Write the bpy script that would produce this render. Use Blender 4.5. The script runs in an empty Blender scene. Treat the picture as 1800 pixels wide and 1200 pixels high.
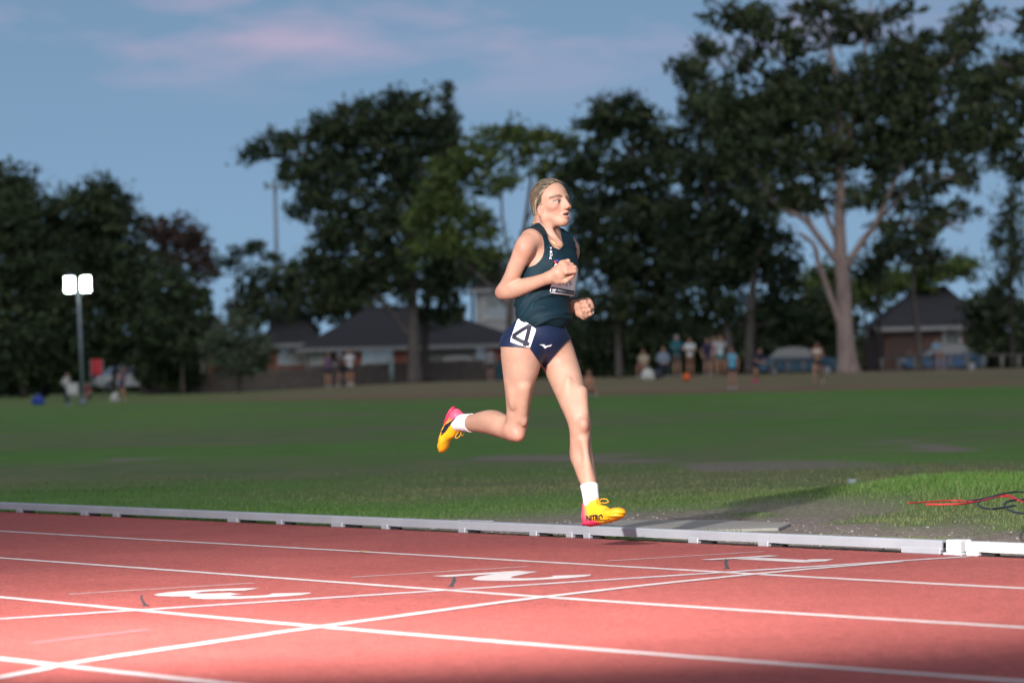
import bpy, bmesh, math, random
import numpy as np
from mathutils import Vector, Matrix
from mathutils.bvhtree import BVHTree

rnd = random.Random(7)
NP = np.random.default_rng(11)
SC = bpy.context.scene
COL = SC.collection
R = math.radians

# ------------------------------------------------------------------ camera
F_PX = 6001.9                      # focal length in pixels of the 1800 px wide photograph
CAM_H = 0.742
PITCH, ROLL = 0.010647, -0.02424
FW = Vector((0, math.cos(PITCH), math.sin(PITCH)))
_r0 = Vector((1, 0, 0)); _u0 = _r0.cross(FW)
RT = _r0 * math.cos(ROLL) + _u0 * math.sin(ROLL)
UP = -_r0 * math.sin(ROLL) + _u0 * math.cos(ROLL)
CAM = Vector((0, 0, CAM_H))
cam_d = bpy.data.cameras.new('camera')
cam = bpy.data.objects.new('camera', cam_d); COL.objects.link(cam)
cam_d.sensor_fit = 'HORIZONTAL'; cam_d.sensor_width = 36.0
cam_d.lens = F_PX / 1800 * 36.0
cam_d.clip_start = 0.1; cam_d.clip_end = 6000
m3 = Matrix((RT, UP, -FW)).transposed()
cam.matrix_world = Matrix.Translation(CAM) @ m3.to_4x4()
cam_d.dof.use_dof = True
cam_d.dof.focus_distance = 14.9
cam_d.dof.aperture_fstop = 3.8
cam_d.dof.aperture_blades = 9
SC.camera = cam

def at(px, py, depth):
    """world point seen at pixel (px,py) of the photograph at a given distance along the view axis"""
    return CAM + FW * depth + RT * ((px - 900) / F_PX * depth) + UP * ((600 - py) / F_PX * depth)
def hor(px): return 664.0 - 0.0243 * (px - 900)
def gx(px, Y): return (px - 900) / F_PX * Y
def z_at(px, py, Y): return CAM_H - (py - hor(px)) * Y / F_PX

# track coordinates: T along the running direction, N towards the infield, origin = finish line at the rail
YAW = 2.558765318; TCX, TCY = 10.17974, -8.856567
_s, _c = math.sin(YAW), math.cos(YAW)
def tw(T, N, z=0.0):
    return Vector(((T - TCX) * _s - (N - TCY) * _c, (T - TCX) * _c + (N - TCY) * _s, z))
def wt(x, y):
    return (x * _s + y * _c + TCX, -x * _c + y * _s + TCY)
RAD = 36.8
def tc(s, k):
    """curved track coordinates: s metres along, k metres to the outside of the rail"""
    if s <= 0: return (s, -k)
    a = s / RAD
    return ((RAD + k) * math.sin(a), RAD - (RAD + k) * math.cos(a))

# ------------------------------------------------------------------ world / dusk sky
SUN_EL, SUN_ROT = R(38.0), R(180)
world = bpy.data.worlds.new('World'); SC.world = world; world.use_nodes = True
wn, wl = world.node_tree.nodes, world.node_tree.links
wn.clear()
out = wn.new('ShaderNodeOutputWorld'); bg = wn.new('ShaderNodeBackground')
sky = wn.new('ShaderNodeTexSky'); sky.sky_type = 'NISHITA'; sky.sun_disc = False
sky.sun_elevation = SUN_EL; sky.sun_rotation = SUN_ROT
sky.altitude = 0; sky.air_density = 1.0; sky.dust_density = 0.4; sky.ozone_density = 5.0
tc0 = wn.new('ShaderNodeTexCoord'); lift = wn.new('ShaderNodeVectorMath'); lift.operation = 'ADD'
lift.inputs[1].default_value = (0, 0, 0.20)      # evening haze lies low: read the sky a little above the skyline
nrm = wn.new('ShaderNodeVectorMath'); nrm.operation = 'NORMALIZE'
wl.new(tc0.outputs['Generated'], lift.inputs[0]); wl.new(lift.outputs[0], nrm.inputs[0]); wl.new(nrm.outputs[0], sky.inputs['Vector'])
hs = wn.new('ShaderNodeHueSaturation'); hs.inputs['Saturation'].default_value = 0.86
hs.inputs['Value'].default_value = 1.0; hs.inputs['Hue'].default_value = 0.488
wl.new(sky.outputs[0], hs.inputs['Color'])
tcn = wn.new('ShaderNodeTexCoord')
mp = wn.new('ShaderNodeMapping'); mp.inputs['Scale'].default_value = (6.0, 6.0, 24.0)
mp.inputs['Location'].default_value = (7.85, 2.2, -0.18)
wl.new(tcn.outputs['Generated'], mp.inputs['Vector'])
nz = wn.new('ShaderNodeTexNoise'); nz.inputs['Scale'].default_value = 2.2
nz.inputs['Detail'].default_value = 5; nz.inputs['Roughness'].default_value = 0.5
wl.new(mp.outputs[0], nz.inputs['Vector'])
cr = wn.new('ShaderNodeValToRGB'); cr.color_ramp.elements[0].position = 0.48; cr.color_ramp.elements[1].position = 0.72
cr.color_ramp.elements[0].color = (0, 0, 0, 1); cr.color_ramp.elements[1].color = (1, 1, 1, 1)
wl.new(nz.outputs[0], cr.inputs[0])
# clouds thin out towards the horizon
sx = wn.new('ShaderNodeSeparateXYZ'); wl.new(tcn.outputs['Generated'], sx.inputs[0])
mr = wn.new('ShaderNodeMapRange'); mr.inputs['From Min'].default_value = 0.076; mr.inputs['From Max'].default_value = 0.100
wl.new(sx.outputs['Z'], mr.inputs['Value'])
mm = wn.new('ShaderNodeMath'); mm.operation = 'MULTIPLY'
wl.new(cr.outputs[0], mm.inputs[0]); wl.new(mr.outputs[0], mm.inputs[1])
mm2 = wn.new('ShaderNodeMath'); mm2.operation = 'MULTIPLY'; mm2.inputs[1].default_value = 0.45
wl.new(mm.outputs[0], mm2.inputs[0])
mix = wn.new('ShaderNodeMix'); mix.data_type = 'RGBA'
SKY_STR = 0.053
wl.new(mm2.outputs[0], mix.inputs['Factor']); wl.new(hs.outputs[0], mix.inputs[6])
mix.inputs[7].default_value = (8.6, 5.7, 7.3, 1)
wl.new(mix.outputs[2], bg.inputs['Color']); bg.inputs['Strength'].default_value = SKY_STR
wl.new(bg.outputs[0], out.inputs[0])

# last soft glow of the evening from behind the camera
sd = bpy.data.lights.new('sun', 'SUN'); sd.energy = 0.82; sd.angle = R(60); sd.color = (1.0, .95, .88)
so = bpy.data.objects.new('sun', sd); COL.objects.link(so)
so.rotation_euler = Vector((0.0, math.cos(SUN_EL), -math.sin(SUN_EL))).to_track_quat('-Z', 'Y').to_euler()

# the photographer's flash standing left of the camera: a real lamp with its own cone
FLASH_POS = Vector((-2.6, 6.9, 3.4)); FLASH_AIM = Vector((0.35, 12.6, 0.15))
fd = bpy.data.lights.new('flash_lamp', 'SPOT'); fd.energy = 4250; fd.spot_size = R(71); fd.spot_blend = 1.0
fd.shadow_soft_size = 0.11; fd.color = (1.0, 0.96, 0.93)
fo = bpy.data.objects.new('flash_lamp', fd); COL.objects.link(fo)
fo.location = FLASH_POS
fo.rotation_euler = (FLASH_AIM - FLASH_POS).to_track_quat('-Z', 'Y').to_euler()

vs = SC.view_settings
vs.view_transform = 'Standard'; vs.look = 'None'; vs.exposure = 0.75; vs.gamma = 1.0; vs.use_curve_mapping = False
SC.cycles.use_denoising = True
SC.cycles.max_bounces = 6; SC.cycles.diffuse_bounces = 3; SC.cycles.transparent_max_bounces = 12
SC.cycles.sample_clamp_indirect = 8

# ------------------------------------------------------------------ helpers
def tag(o, label=None, cat=None, group=None, kind=None):
    if label: o['label'] = label
    if cat: o['category'] = cat
    if group: o['group'] = group
    if kind: o['kind'] = kind
    return o
def empty(name, loc=(0, 0, 0), rz=0.0):
    o = bpy.data.objects.new(name, None); COL.objects.link(o)
    o.location = loc; o.rotation_euler = (0, 0, rz); o.empty_display_size = .1
    return o
def mesh_np(name, V, Fc, smooth=False):
    """mesh from numpy arrays; Fc = array (n,3) or (n,4) or list of such arrays"""
    me = bpy.data.meshes.new(name)
    V = np.asarray(V, np.float32); Fs = Fc if isinstance(Fc, list) else [Fc]
    Fs = [np.asarray(f, np.int32) for f in Fs if len(f)]
    me.vertices.add(len(V)); me.vertices.foreach_set('co', V.ravel())
    nl = sum(f.size for f in Fs); npoly = sum(len(f) for f in Fs)
    me.loops.add(nl); me.polygons.add(npoly)
    if npoly:
        me.loops.foreach_set('vertex_index', np.concatenate([f.ravel() for f in Fs]))
        tot = np.concatenate([np.full(len(f), f.shape[1], np.int32) for f in Fs])
        st = np.concatenate([[0], np.cumsum(tot)[:-1]]).astype(np.int32)
        me.polygons.foreach_set('loop_start', st)
        if smooth: me.polygons.foreach_set('use_smooth', np.ones(npoly, bool))
    me.update(calc_edges=True); me.validate()
    return me
def obj(name, me, mat=None, parent=None):
    o = bpy.data.objects.new(name, me); COL.objects.link(o)
    if mat is not None and not me.materials: me.materials.append(mat)
    if parent is not None: o.parent = parent
    return o
def vcol(me, cols, name='col'):
    a = me.color_attributes.new(name, 'FLOAT_COLOR', 'POINT')
    c = np.ones((len(me.vertices), 4), np.float32); cols = np.asarray(cols); c[:, :cols.shape[1]] = cols
    a.data.foreach_set('color', c.ravel())
class MB:
    """collects simple solids into one mesh"""
    def __init__(s): s.v = []; s.f = []
    def add(s, vs, fs):
        b = len(s.v); s.v += [tuple(v) for v in vs]; s.f += [tuple(i + b for i in f) for f in fs]; return s
    def box(s, c, size, M=None):
        x, y, z = size[0] / 2, size[1] / 2, size[2] / 2
        vs = [Vector((sx * x, sy * y, sz * z)) for sz in (-1, 1) for sy in (-1, 1) for sx in (-1, 1)]
        if M is not None: vs = [M @ v for v in vs]
        vs = [v + Vector(c) for v in vs]
        return s.add(vs, [(0, 2, 3, 1), (4, 5, 7, 6), (0, 1, 5, 4), (2, 6, 7, 3), (0, 4, 6, 2), (1, 3, 7, 5)])
    def tube(s, pts, rads, n=8, cap=True):
        pts = [Vector(p) for p in pts]
        if not hasattr(rads, '__len__'): rads = [rads] * len(pts)
        rings = []; up = None
        for i, p in enumerate(pts):
            d = (pts[min(i + 1, len(pts) - 1)] - pts[max(i - 1, 0)]).normalized()
            if up is None:
                up = Vector((0, 0, 1)) if abs(d.z) < .9 else Vector((1, 0, 0))
            a = d.cross(up)
            if a.length < 1e-6: a = d.cross(Vector((0.3, 1, 0.2)))
            a.normalize(); b = a.cross(d); up = b
            rings.append([p + (a * math.cos(t) + b * math.sin(t)) * rads[i] for t in [2 * math.pi * k / n for k in range(n)]])
        vs = [v for r_ in rings for v in r_]; fs = []
        for i in range(len(pts) - 1):
            for k in range(n):
                k2 = (k + 1) % n
                fs.append((i * n + k, i * n + k2, (i + 1) * n + k2, (i + 1) * n + k))
        if cap:
            fs.append(tuple(range(n))); fs.append(tuple(reversed(range((len(pts) - 1) * n, len(pts) * n))))
        return s.add(vs, fs)
    def prism(s, poly, z0, z1):
        n = len(poly); vs = [(x, y, z0) for x, y in poly] + [(x, y, z1) for x, y in poly]
        fs = [tuple(reversed(range(n))), tuple(range(n, 2 * n))] + [(i, (i + 1) % n, n + (i + 1) % n, n + i) for i in range(n)]
        return s.add(vs, fs)
    def mesh(s, name, smooth=False):
        me = bpy.data.meshes.new(name); me.from_pydata(s.v, [], s.f); me.validate(); me.update()
        bm = bmesh.new(); bm.from_mesh(me); bmesh.ops.recalc_face_normals(bm, faces=bm.faces[:]); bm.to_mesh(me); bm.free()
        if smooth: me.polygons.foreach_set('use_smooth', np.ones(len(me.polygons), bool))
        return me
    def build(s, name, mat, parent=None, smooth=False):
        return obj(name, s.mesh(name, smooth), mat, parent)
def bevel(o, w=.005, seg=2):
    b = o.modifiers.new('bevel', 'BEVEL'); b.width = w; b.segments = seg; b.limit_method = 'ANGLE'; return o

class NT:
    """small node-tree helper"""
    def __init__(s, name):
        s.m = bpy.data.materials.new(name); s.m.use_nodes = True; s.t = s.m.node_tree; s.n = s.t.nodes
        s.b = s.n['Principled BSDF']; s.out = s.n['Material Output']
    def new(s, t, **kw):
        n = s.n.new('ShaderNode' + t)
        for k, v in kw.items(): setattr(n, k, v)
        return n
    def link(s, a, b): s.t.links.new(a, b)
    def coord(s, kind='Object'): return s.new('TexCoord').outputs[kind]
    def noise(s, vec, scale, detail=4, rough=.55, dim='3D'):
        n = s.new('TexNoise'); n.inputs['Scale'].default_value = scale; n.inputs['Detail'].default_value = detail
        n.inputs['Roughness'].default_value = rough; s.link(vec, n.inputs['Vector']); return n.outputs[0]
    def map(s, vec, sc=(1, 1, 1), rot=(0, 0, 0), loc=(0, 0, 0)):
        n = s.new('Mapping'); n.inputs['Scale'].default_value = sc; n.inputs['Rotation'].default_value = rot; n.inputs['Location'].default_value = loc
        s.link(vec, n.inputs['Vector']); return n.outputs[0]
    def ramp(s, fac, stops):
        n = s.new('ValToRGB'); cr = n.color_ramp
        while len(cr.elements) < len(stops): cr.elements.new(.5)
        for e, (p, c) in zip(cr.elements, stops):
            e.position = p; e.color = (c, c, c, 1) if not hasattr(c, '__len__') else (*c, 1)
        s.link(fac, n.inputs[0]); return n.outputs[0]
    def mix(s, fac, a, b, mode='MIX'):
        n = s.new('Mix'); n.data_type = 'RGBA'; n.blend_type = mode
        for sock, v in ((n.inputs[0], fac), (n.inputs[6], a), (n.inputs[7], b)):
            if isinstance(v, (int, float)): sock.default_value = v
            elif hasattr(v, '__len__') and not hasattr(v, 'links'): sock.default_value = (*v, 1)
            else: s.link(v, sock)
        return n.outputs[2]
    def math(s, op, a, b=0.0):
        n = s.new('Math'); n.operation = op
        for sock, v in ((n.inputs[0], a), (n.inputs[1], b)):
            if isinstance(v, (int, float)): sock.default_value = v
            else: s.link(v, sock)
        return n.outputs[0]
    def attr(s, name): 
        n = s.new('Attribute'); n.attribute_name = name; return n
    def bump(s, h, strength=.3, dist=.01):
        n = s.new('Bump'); n.inputs['Strength'].default_value = strength; n.inputs['Distance'].default_value = dist
        s.link(h, n.inputs['Height']); s.link(n.outputs[0], s.b.inputs['Normal'])
    def set(s, col=None, rough=None, metal=None, spec=None):
        for k, v in (('Base Color', col), ('Roughness', rough), ('Metallic', metal), ('Specular IOR Level', spec)):
            if v is None: continue
            if isinstance(v, (int, float)): s.b.inputs[k].default_value = v
            elif hasattr(v, '__len__') and not hasattr(v, 'links'): s.b.inputs[k].default_value = (*v, 1)
            else: s.link(v, s.b.inputs[k])
        return s.m
_plain = {}
def plain(name, col, rough=.7, metal=0.0, var=.25, scale=6.0):
    """procedural material: a colour with slight mottling and roughness wear"""
    if name in _plain: return _plain[name]
    t = NT(name); c = t.coord('Object'); n = t.noise(c, scale, 5)
    f = t.ramp(n, [(.3, 1 - var), (.7, 1 + var * .4)])
    t.set(t.mix(1.0, tuple(col), f, 'MULTIPLY'), t.ramp(n, [(.3, max(0, rough - .08)), (.7, min(1, rough + .08))]), metal)
    _plain[name] = t.m; return t.m

# 2-D value noise for layout work
_perm = NP.permutation(4096)
def vnoise(x, y, seed=0):
    x = np.asarray(x, float); y = np.asarray(y, float)
    xi = np.floor(x).astype(int); yi = np.floor(y).astype(int); xf = x - xi; yf = y - yi
    xf = xf * xf * (3 - 2 * xf); yf = yf * yf * (3 - 2 * yf)
    def h(i, j): return _perm[(_perm[(i + 131 * seed) & 4095] + j * 57) & 4095] / 4095.0
    return (h(xi, yi) * (1 - xf) + h(xi + 1, yi) * xf) * (1 - yf) + (h(xi, yi + 1) * (1 - xf) + h(xi + 1, yi + 1) * xf) * yf
def fbm(x, y, o=4, seed=0):
    t = 0; a = .5; s = 0
    for i in range(o):
        t = t + a * vnoise(np.asarray(x) * 2 ** i, np.asarray(y) * 2 ** i, seed + i); s += a; a *= .5
    return t / s
def sstep(a, b, x):
    t = np.clip((np.asarray(x, float) - a) / (b - a), 0, 1); return t * t * (3 - 2 * t)
# ================================================================== the setting
def edge_Y(x): return 127.0 + (8.3 - np.clip(x, -40, 40)) * .9
def zg(x, y):
    """height of the field: flat infield, then a low bank"""
    x = np.asarray(x, float); y = np.asarray(y, float)
    b = sstep(0, 24, y - edge_Y(x)) * (0.30 + 0.32 * sstep(-16, -4, x))
    return b
def infield(x, y):
    """distance to the infield side of the rail (positive = grass)"""
    T = x * _s + y * _c + TCX; N = -x * _c + y * _s + TCY
    return np.where(T < 0, N, RAD - np.hypot(T, N - RAD))
def dirt_field(x, y):
    """0..1 bare soil, 0..1 dry grass"""
    n = infield(x, y)
    T = x * _s + y * _c + TCX
    a = fbm(x * .8 + 3, y * .45, 4, 3)
    right = sstep(-6.2, -4.2, T) * (1 - sstep(3.2, 5.2, n + .6 * (a - .5))) * sstep(-.1, .25, n)
    d = right * sstep(.30, .46, a) * 1.0
    # lush mound on the right, weeds by the rail
    mound = np.exp(-(((x - 2.75) / 1.25) ** 2 + ((y - 19.2) / 1.6) ** 2) ** 1.5)
    weeds = np.exp(-(((T + 1.3) / .75) ** 2 + ((n - .55) / .22) ** 2) ** 1.4)
    strip = sstep(-2.6, -1.9, T) * (1 - sstep(1.0, 1.6, n)) * sstep(0, .1, n)
    d = np.maximum(d, strip)
    d = np.clip(d - 1.4 * np.maximum(mound, weeds), 0, 1)
    p2 = sstep(.66, .74, fbm(x * .5 + 9, y * .22 + 4, 3, 8)) * sstep(1.0, 2.0, n) * (y < 36)
    d = np.maximum(d, p2 * .8)
    dry = sstep(.45, .68, fbm(x * .22 + 5, y * .13 + 2, 4, 21))
    bands = .5 + .5 * np.sin(y * .42 + 2.2 * fbm(x * .12, y * .06, 2, 5) * 6)
    dry = np.clip(dry * .85 + .50 * bands * sstep(19, 26, y) * (1 - sstep(60, 90, y)), 0, 1) * (1 - mound)
    return d, dry, mound

def grow(a, b, far, n):
    return list(b + (far - b) * ((i + 1) / n) ** 2.6 for i in range(n))
xs = np.array(sorted(set([-v for v in grow(0, 4.2, 1500, 34)] + list(np.arange(-4.2, 4.9, .07)) + grow(0, 4.9, 1500, 34))))
ys = np.array(sorted(set([-60, -20, 0, 5, 9, 11, 12] + list(np.arange(12.4, 24, .07)) + list(np.arange(24, 60, .5)) + list(np.arange(60, 230, 2.0)) + grow(0, 230, 3500, 16))))
GX, GY = np.meshgrid(xs, ys)
n_in = infield(GX, GY)
ZG = zg(GX, GY)
_d, _dry, _mound = dirt_field(GX, GY)
near = (1 - sstep(30, 45, GY)) * sstep(0.05, .4, n_in)
ZG = ZG + near * ((fbm(GX * 2.2, GY * 2.2, 4, 2) - .5) * .035 + _mound * .10 - _d * .012)
ZG = np.where(n_in < .03, -.08, ZG)
nx, ny = len(xs), len(ys)
idx = np.arange(nx * ny).reshape(ny, nx)
quads = np.stack([idx[:-1, :-1], idx[:-1, 1:], idx[1:, 1:], idx[1:, :-1]], -1).reshape(-1, 4)
me = mesh_np('ground', np.stack([GX, GY, ZG], -1).reshape(-1, 3), quads, True)
e_ = edge_Y(GX)
bank = (.35 + .65 * sstep(-20, -6, GX)) * sstep(-1.5, 2.5, GY - e_ + 3 * (fbm(GX * .2, GY * .1, 3, 14) - .5))
redd = bank * (1 - sstep(4, 8, GY - e_ + 2 * (fbm(GX * .15, GY * .1, 3, 15) - .5)))
vcol(me, np.stack([_d, _dry, bank], -1).reshape(-1, 3), 'zone')
vcol(me, np.stack([redd, _mound, redd * 0], -1).reshape(-1, 3), 'zone2')
t = NT('grass_field')
pos = t.coord('Object')
z1 = t.new('SeparateColor'); t.link(t.attr('zone').outputs['Color'], z1.inputs[0])
z2 = t.new('SeparateColor'); t.link(t.attr('zone2').outputs['Color'], z2.inputs[0])
nf = t.noise(pos, 45, 3, .7); nm = t.noise(t.map(pos, (1, .35, 1)), 1.1, 5, .6); nl = t.noise(t.map(pos, (.3, .06, 1)), .6, 5, .6)
green = t.mix(t.ramp(nm, [(.3, 0), (.7, 1)]), (.075, .180, .032), (.120, .250, .046))
green = t.mix(t.ramp(nl, [(.35, 0), (.65, .6)]), green, (.160, .260, .066))
dryc = t.mix(t.ramp(nm, [(.35, 0), (.65, 1)]), (.185, .195, .095), (.120, .175, .065))
c = t.mix(z1.outputs[1], green, dryc)
soil = t.mix(t.ramp(nf, [(.3, 0), (.7, 1)]), (.17, .135, .112), (.33, .275, .235))
c = t.mix(z1.outputs[0], c, soil)
bankc = t.mix(t.ramp(nl, [(.3, 0), (.7, 1)]), (.235, .185, .115), (.195, .185, .095))
bankc = t.mix(z2.outputs[0], bankc, (.235, .130, .095))
c = t.mix(z1.outputs[2], c, bankc)
c = t.mix(1.0, c, t.ramp(nf, [(.25, .62), (.75, 1.25)]), 'MULTIPLY')
t.set(c, .95, 0, .15); t.bump(nf, .7, .02)
ground = obj('ground', me, t.m); tag(ground, kind='structure')

# ---- running track
segs = [-260, -120, -60, -40, -30] + list(np.arange(-24, 0, 1.0)) + list(np.arange(0, 40, .5))
ks = [-.02, 1.22, 2.44, 3.66, 4.88, 6.10, 7.32, 8.54, 9.9]
V = []; 
for s in segs:
    for k in ks: V.append(tw(*tc(s, k), 0.0))
n0 = len(ks); base = np.arange(len(segs) * n0).reshape(len(segs), n0)
Q = np.stack([base[:-1, :-1], base[:-1, 1:], base[1:, 1:], base[1:, :-1]], -1).reshape(-1, 4)
t = NT('red_track_rubber'); pos = t.coord('Object')
g1 = t.noise(pos, 120, 3, .85); g2 = t.noise(pos, 42, 3, .75); g3 = t.noise(pos, 1.3, 5, .6)
c = t.mix(t.ramp(g3, [(.3, 0), (.7, 1)]), (.34, .080, .068), (.42, .105, .090))
c = t.mix(1.0, c, t.ramp(g1, [(.38, .45), (.62, 1.40)]), 'MULTIPLY')
c = t.mix(t.ramp(t.noise(t.map(pos, (1.2, .5, 1)), .8, 6, .7), [(.62, 0), (.75, .25)]), c, (.15, .06, .07))
trk = t.map(pos, (1, 1, 1), (0, 0, 0.988))
sc_ = t.noise(t.map(trk, (1.0, 9.0, 1)), 1.6, 6, .75); sp_ = t.noise(pos, 22, 4, .8)
c = t.mix(t.ramp(sc_, [(.55, 0), (.72, .42)]), c, (.17, .055, .055))
c = t.mix(1.0, c, t.ramp(sp_, [(.36, .74), (.64, 1.16)]), 'MULTIPLY')
t.set(c, t.ramp(g2, [(.3, .72), (.7, .92)]), 0, .25)
t.bump(t.math('ADD', g1, t.math('MULTIPLY', g2, 1.5)), .9, .004)
RUBBER = t.m
track = obj('running_track', mesh_np('running_track', [tuple(v) for v in V], Q), RUBBER); tag(track, kind='structure')

t = NT('white_line_paint'); pos = t.coord('Object')
g1 = t.noise(pos, 300, 2, .8); g3 = t.noise(pos, 6, 5, .7)
c = t.mix(t.ramp(g3, [(.3, .0), (.75, .35)]), (.60, .55, .54), (.44, .30, .28))
c = t.mix(t.ramp(g1, [(.58, 0), (.74, .75)]), c, (.33, .12, .10))
t.set(c, .8, 0, .25); t.bump(g1, .8, .004)
PAINT = t.m
t = NT('worn_grey_paint'); pos = t.coord('Object')
g1 = t.noise(pos, 300, 2, .8); g3 = t.noise(pos, 5, 5, .7)
c = t.mix(t.ramp(g3, [(.3, .1), (.7, .6)]), (.62, .60, .62), (.42, .34, .35))
c = t.mix(t.ramp(g1, [(.6, 0), (.75, .7)]), c, (.33, .12, .10))
t.set(c, .85, 0, .2); t.bump(g1, .8, .004)
PAINT2 = t.m
def ribbon(name, pts, w, z, mat, parent, jag=0.0):
    """flat painted stripe along world points"""
    pts = [Vector(p) for p in pts]; V = []
    for i, p in enumerate(pts):
        d = pts[min(i + 1, len(pts) - 1)] - pts[max(i - 1, 0)]; d.z = 0; d.normalize(); s = Vector((-d.y, d.x, 0))
        j1, j2 = rnd.uniform(-jag, jag), rnd.uniform(-jag, jag)
        a = p + s * (w / 2 + j1); b = p - s * (w / 2 + j2); V += [(a.x, a.y, z), (b.x, b.y, z)]
    Fq = [(2 * i, 2 * i + 1, 2 * i + 3, 2 * i + 2) for i in range(len(pts) - 1)]
    return obj(name, mesh_np(name, V, np.array(Fq)), mat, parent)
fine = [-260, -120, -60, -30, -20] + list(np.arange(-15, 25, .08))
for i, k in enumerate((1.22, 2.44, 3.66, 4.88, 6.10, 7.32)):
    o = ribbon('lane_line', [tw(*tc(s, k)) for s in fine], .05, .0015, PAINT, track, .0030)
ribbon('finish_line', [tw(0, -v) for v in np.arange(.03, 8.6, .06)], .05, .0021, PAINT2, track, .002)
Bp = [(2.06, -5.11), (1.81, -4.79), (1.52, -4.28), (1.21, -3.7), (.94, -3.15), (.69, -2.63), (.45, -2.04), (.27, -1.5), (.16, -1.1), (.09, -.75), (.04, -.42)]
Bp = [(3.4, -7.2), (2.75, -6.2)] + Bp
def catmull(P, n=10):
    P = [Vector(p) for p in P]; out = []
    for i in range(len(P) - 1):
        p0, p1, p2, p3 = P[max(i - 1, 0)], P[i], P[i + 1], P[min(i + 2, len(P) - 1)]
        for k in range(n):
            u = k / n
            out.append(.5 * ((2 * p1) + (p2 - p0) * u + (2 * p0 - 5 * p1 + 4 * p2 - p3) * u * u + (3 * p1 - p0 - 3 * p2 + p3) * u ** 3))
    out.append(P[-1]); return out
ribbon('curved_start_line', [tw(p.x, p.y) for p in catmull([(a, b, 0) for a, b in Bp], 9)], .05, .0027, PAINT, track, .003)
for (na, nb, T0) in ((-.24, -1.03, -1.04), (-1.44, -2.24, -1.0), (-2.66, -3.42, -1.01)):
    ribbon('lane_tick', [tw(T0, na + (nb - na) * i / 12) for i in range(13)], .02, .0015, PAINT, track, .002)
def text_mesh(s, offset=0.0, extrude=0.0, res=3):
    cu = bpy.data.curves.new('txt', 'FONT'); cu.body = s; cu.offset = offset; cu.extrude = extrude; cu.resolution_u = res
    cu.align_x = 'CENTER'; cu.align_y = 'CENTER'; cu.fill_mode = 'BOTH' if extrude else 'FRONT'
    o = bpy.data.objects.new('txt', cu); COL.objects.link(o)
    dg = bpy.context.evaluated_depsgraph_get(); me = bpy.data.meshes.new_from_object(o.evaluated_get(dg))
    bpy.data.objects.remove(o); bpy.data.curves.remove(cu)
    n = len(me.vertices); co = np.zeros(n * 3, np.float32); me.vertices.foreach_get('co', co); co = co.reshape(-1, 3)
    return me, co
def arc(cx, cy, rx, ry, a0, a1, n=14):
    return [(cx + rx * math.cos(R(a0 + (a1 - a0) * i / n)), cy + ry * math.sin(R(a0 + (a1 - a0) * i / n))) for i in range(n + 1)]
DIG = {'1': [[(-.03, -.5), (-.03, .5)], [(-.03, .46), (-.3, .28)], [(-.42, -.46), (.36, -.46)]],
       '2': [arc(0, .2, .36, .26, 165, -25, 16) + [(.16, -.08), (-.2, -.32), (-.4, -.46)], [(-.42, -.46), (.45, -.46)]],
       '3': [arc(0, .23, .34, .24, 160, -90, 14), arc(0, -.24, .38, .24, 90, -160, 14)]}
for dch, nc in (('1', -.61), ('2', -1.82), ('3', -3.02)):
    V = []; Fq = []
    for li, line in enumerate(DIG[dch]):
        P = [Vector((a * .44, b * .50, 0)) for a, b in line]; w = .098 if dch != '1' else .075
        b0 = len(V)
        for i, p in enumerate(P):
            d_ = (P[min(i + 1, len(P) - 1)] - P[max(i - 1, 0)]).normalized(); sd_ = Vector((-d_.y, d_.x, 0)) * (w / 2 * (1 + .55 * abs(d_.y)))
            for q in (p + sd_, p - sd_): V.append(tuple(tw(-.50 + q.y, nc - q.x, .0015 + .0006 * li)))
        Fq += [(b0 + 2 * i, b0 + 2 * i + 1, b0 + 2 * i + 3, b0 + 2 * i + 2) for i in range(len(P) - 1)]
    obj('lane_number', mesh_np('lane_number', V, np.array(Fq)), PAINT, track)
# faint scuffed old marks on the rubber
t = NT('faded_mark_paint'); pos = t.coord('Object'); g1 = t.noise(pos, 140, 3, .8)
t.set(t.mix(t.ramp(g1, [(.42, 0), (.6, 1)]), (.36, .09, .08), (.38, .15, .17)), .9, 0, .2); FADED = t.m
ribbon('faded_mark', [tw(1.05 - .22 * i / 8, -4.55 + .5 * i / 8) for i in range(9)], .06, .0011, FADED, track, .006)
ribbon('faded_mark', [tw(-2.6 - .01 * i, -3.0 + .75 * i / 8) for i in range(9)], .03, .0011, FADED, track, .003)

# ---- little flag markers at the finish line
DARKPL = plain('dark_blue_plastic', (.008, .009, .016), .6)
for i, (T, N, lean, lab) in enumerate(((-.02, -3.62, -.5, 'nearest dark tab on the finish line, left of the number 3, leaning left'),
                            (.0, -2.43, .5, 'middle dark tab on the finish line, left of the number 2, leaning right'),
                            (-.02, -1.2, .0, 'farthest dark tab on the finish line, below the number 1, kinked'))):
    p = tw(T, N, .012); mb = MB()
    h = .038; w = .013
    poly = [(-w / 2, 0), (w / 2, 0), (w * .45 + lean * .03, h * .55), (lean * .03 + w * .2, h), (lean * .03 - w * .35, h * .95), (-w * .5 + lean * .02, h * .5)]
    if i == 2: poly = [(-.002, 0), (.009, 0), (.008, h * .3), (.003, h * .5), (.009, h * .95), (-.006, h), (-.009, h * .6)]
    vs_ = [(a, -.004, b) for a, b in poly] + [(a, .004, b) for a, b in poly]; n = len(poly)
    mb.add(vs_, [tuple(range(n)), tuple(reversed(range(n, 2 * n)))] + [(j, (j + 1) % n, n + (j + 1) % n, n + j) for j in range(n)])
    e = empty('marker_tab', p)
    mb.build('tab', DARKPL, e)
    MB().prism([(.012 * math.cos(a) , .010 * math.sin(a)) for a in np.linspace(0, 2 * math.pi, 12, endpoint=False)], 0, .003).build('tab_base', DARKPL, e)
    tag(e, lab, 'marker', 'marker tabs on the finish line')

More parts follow.
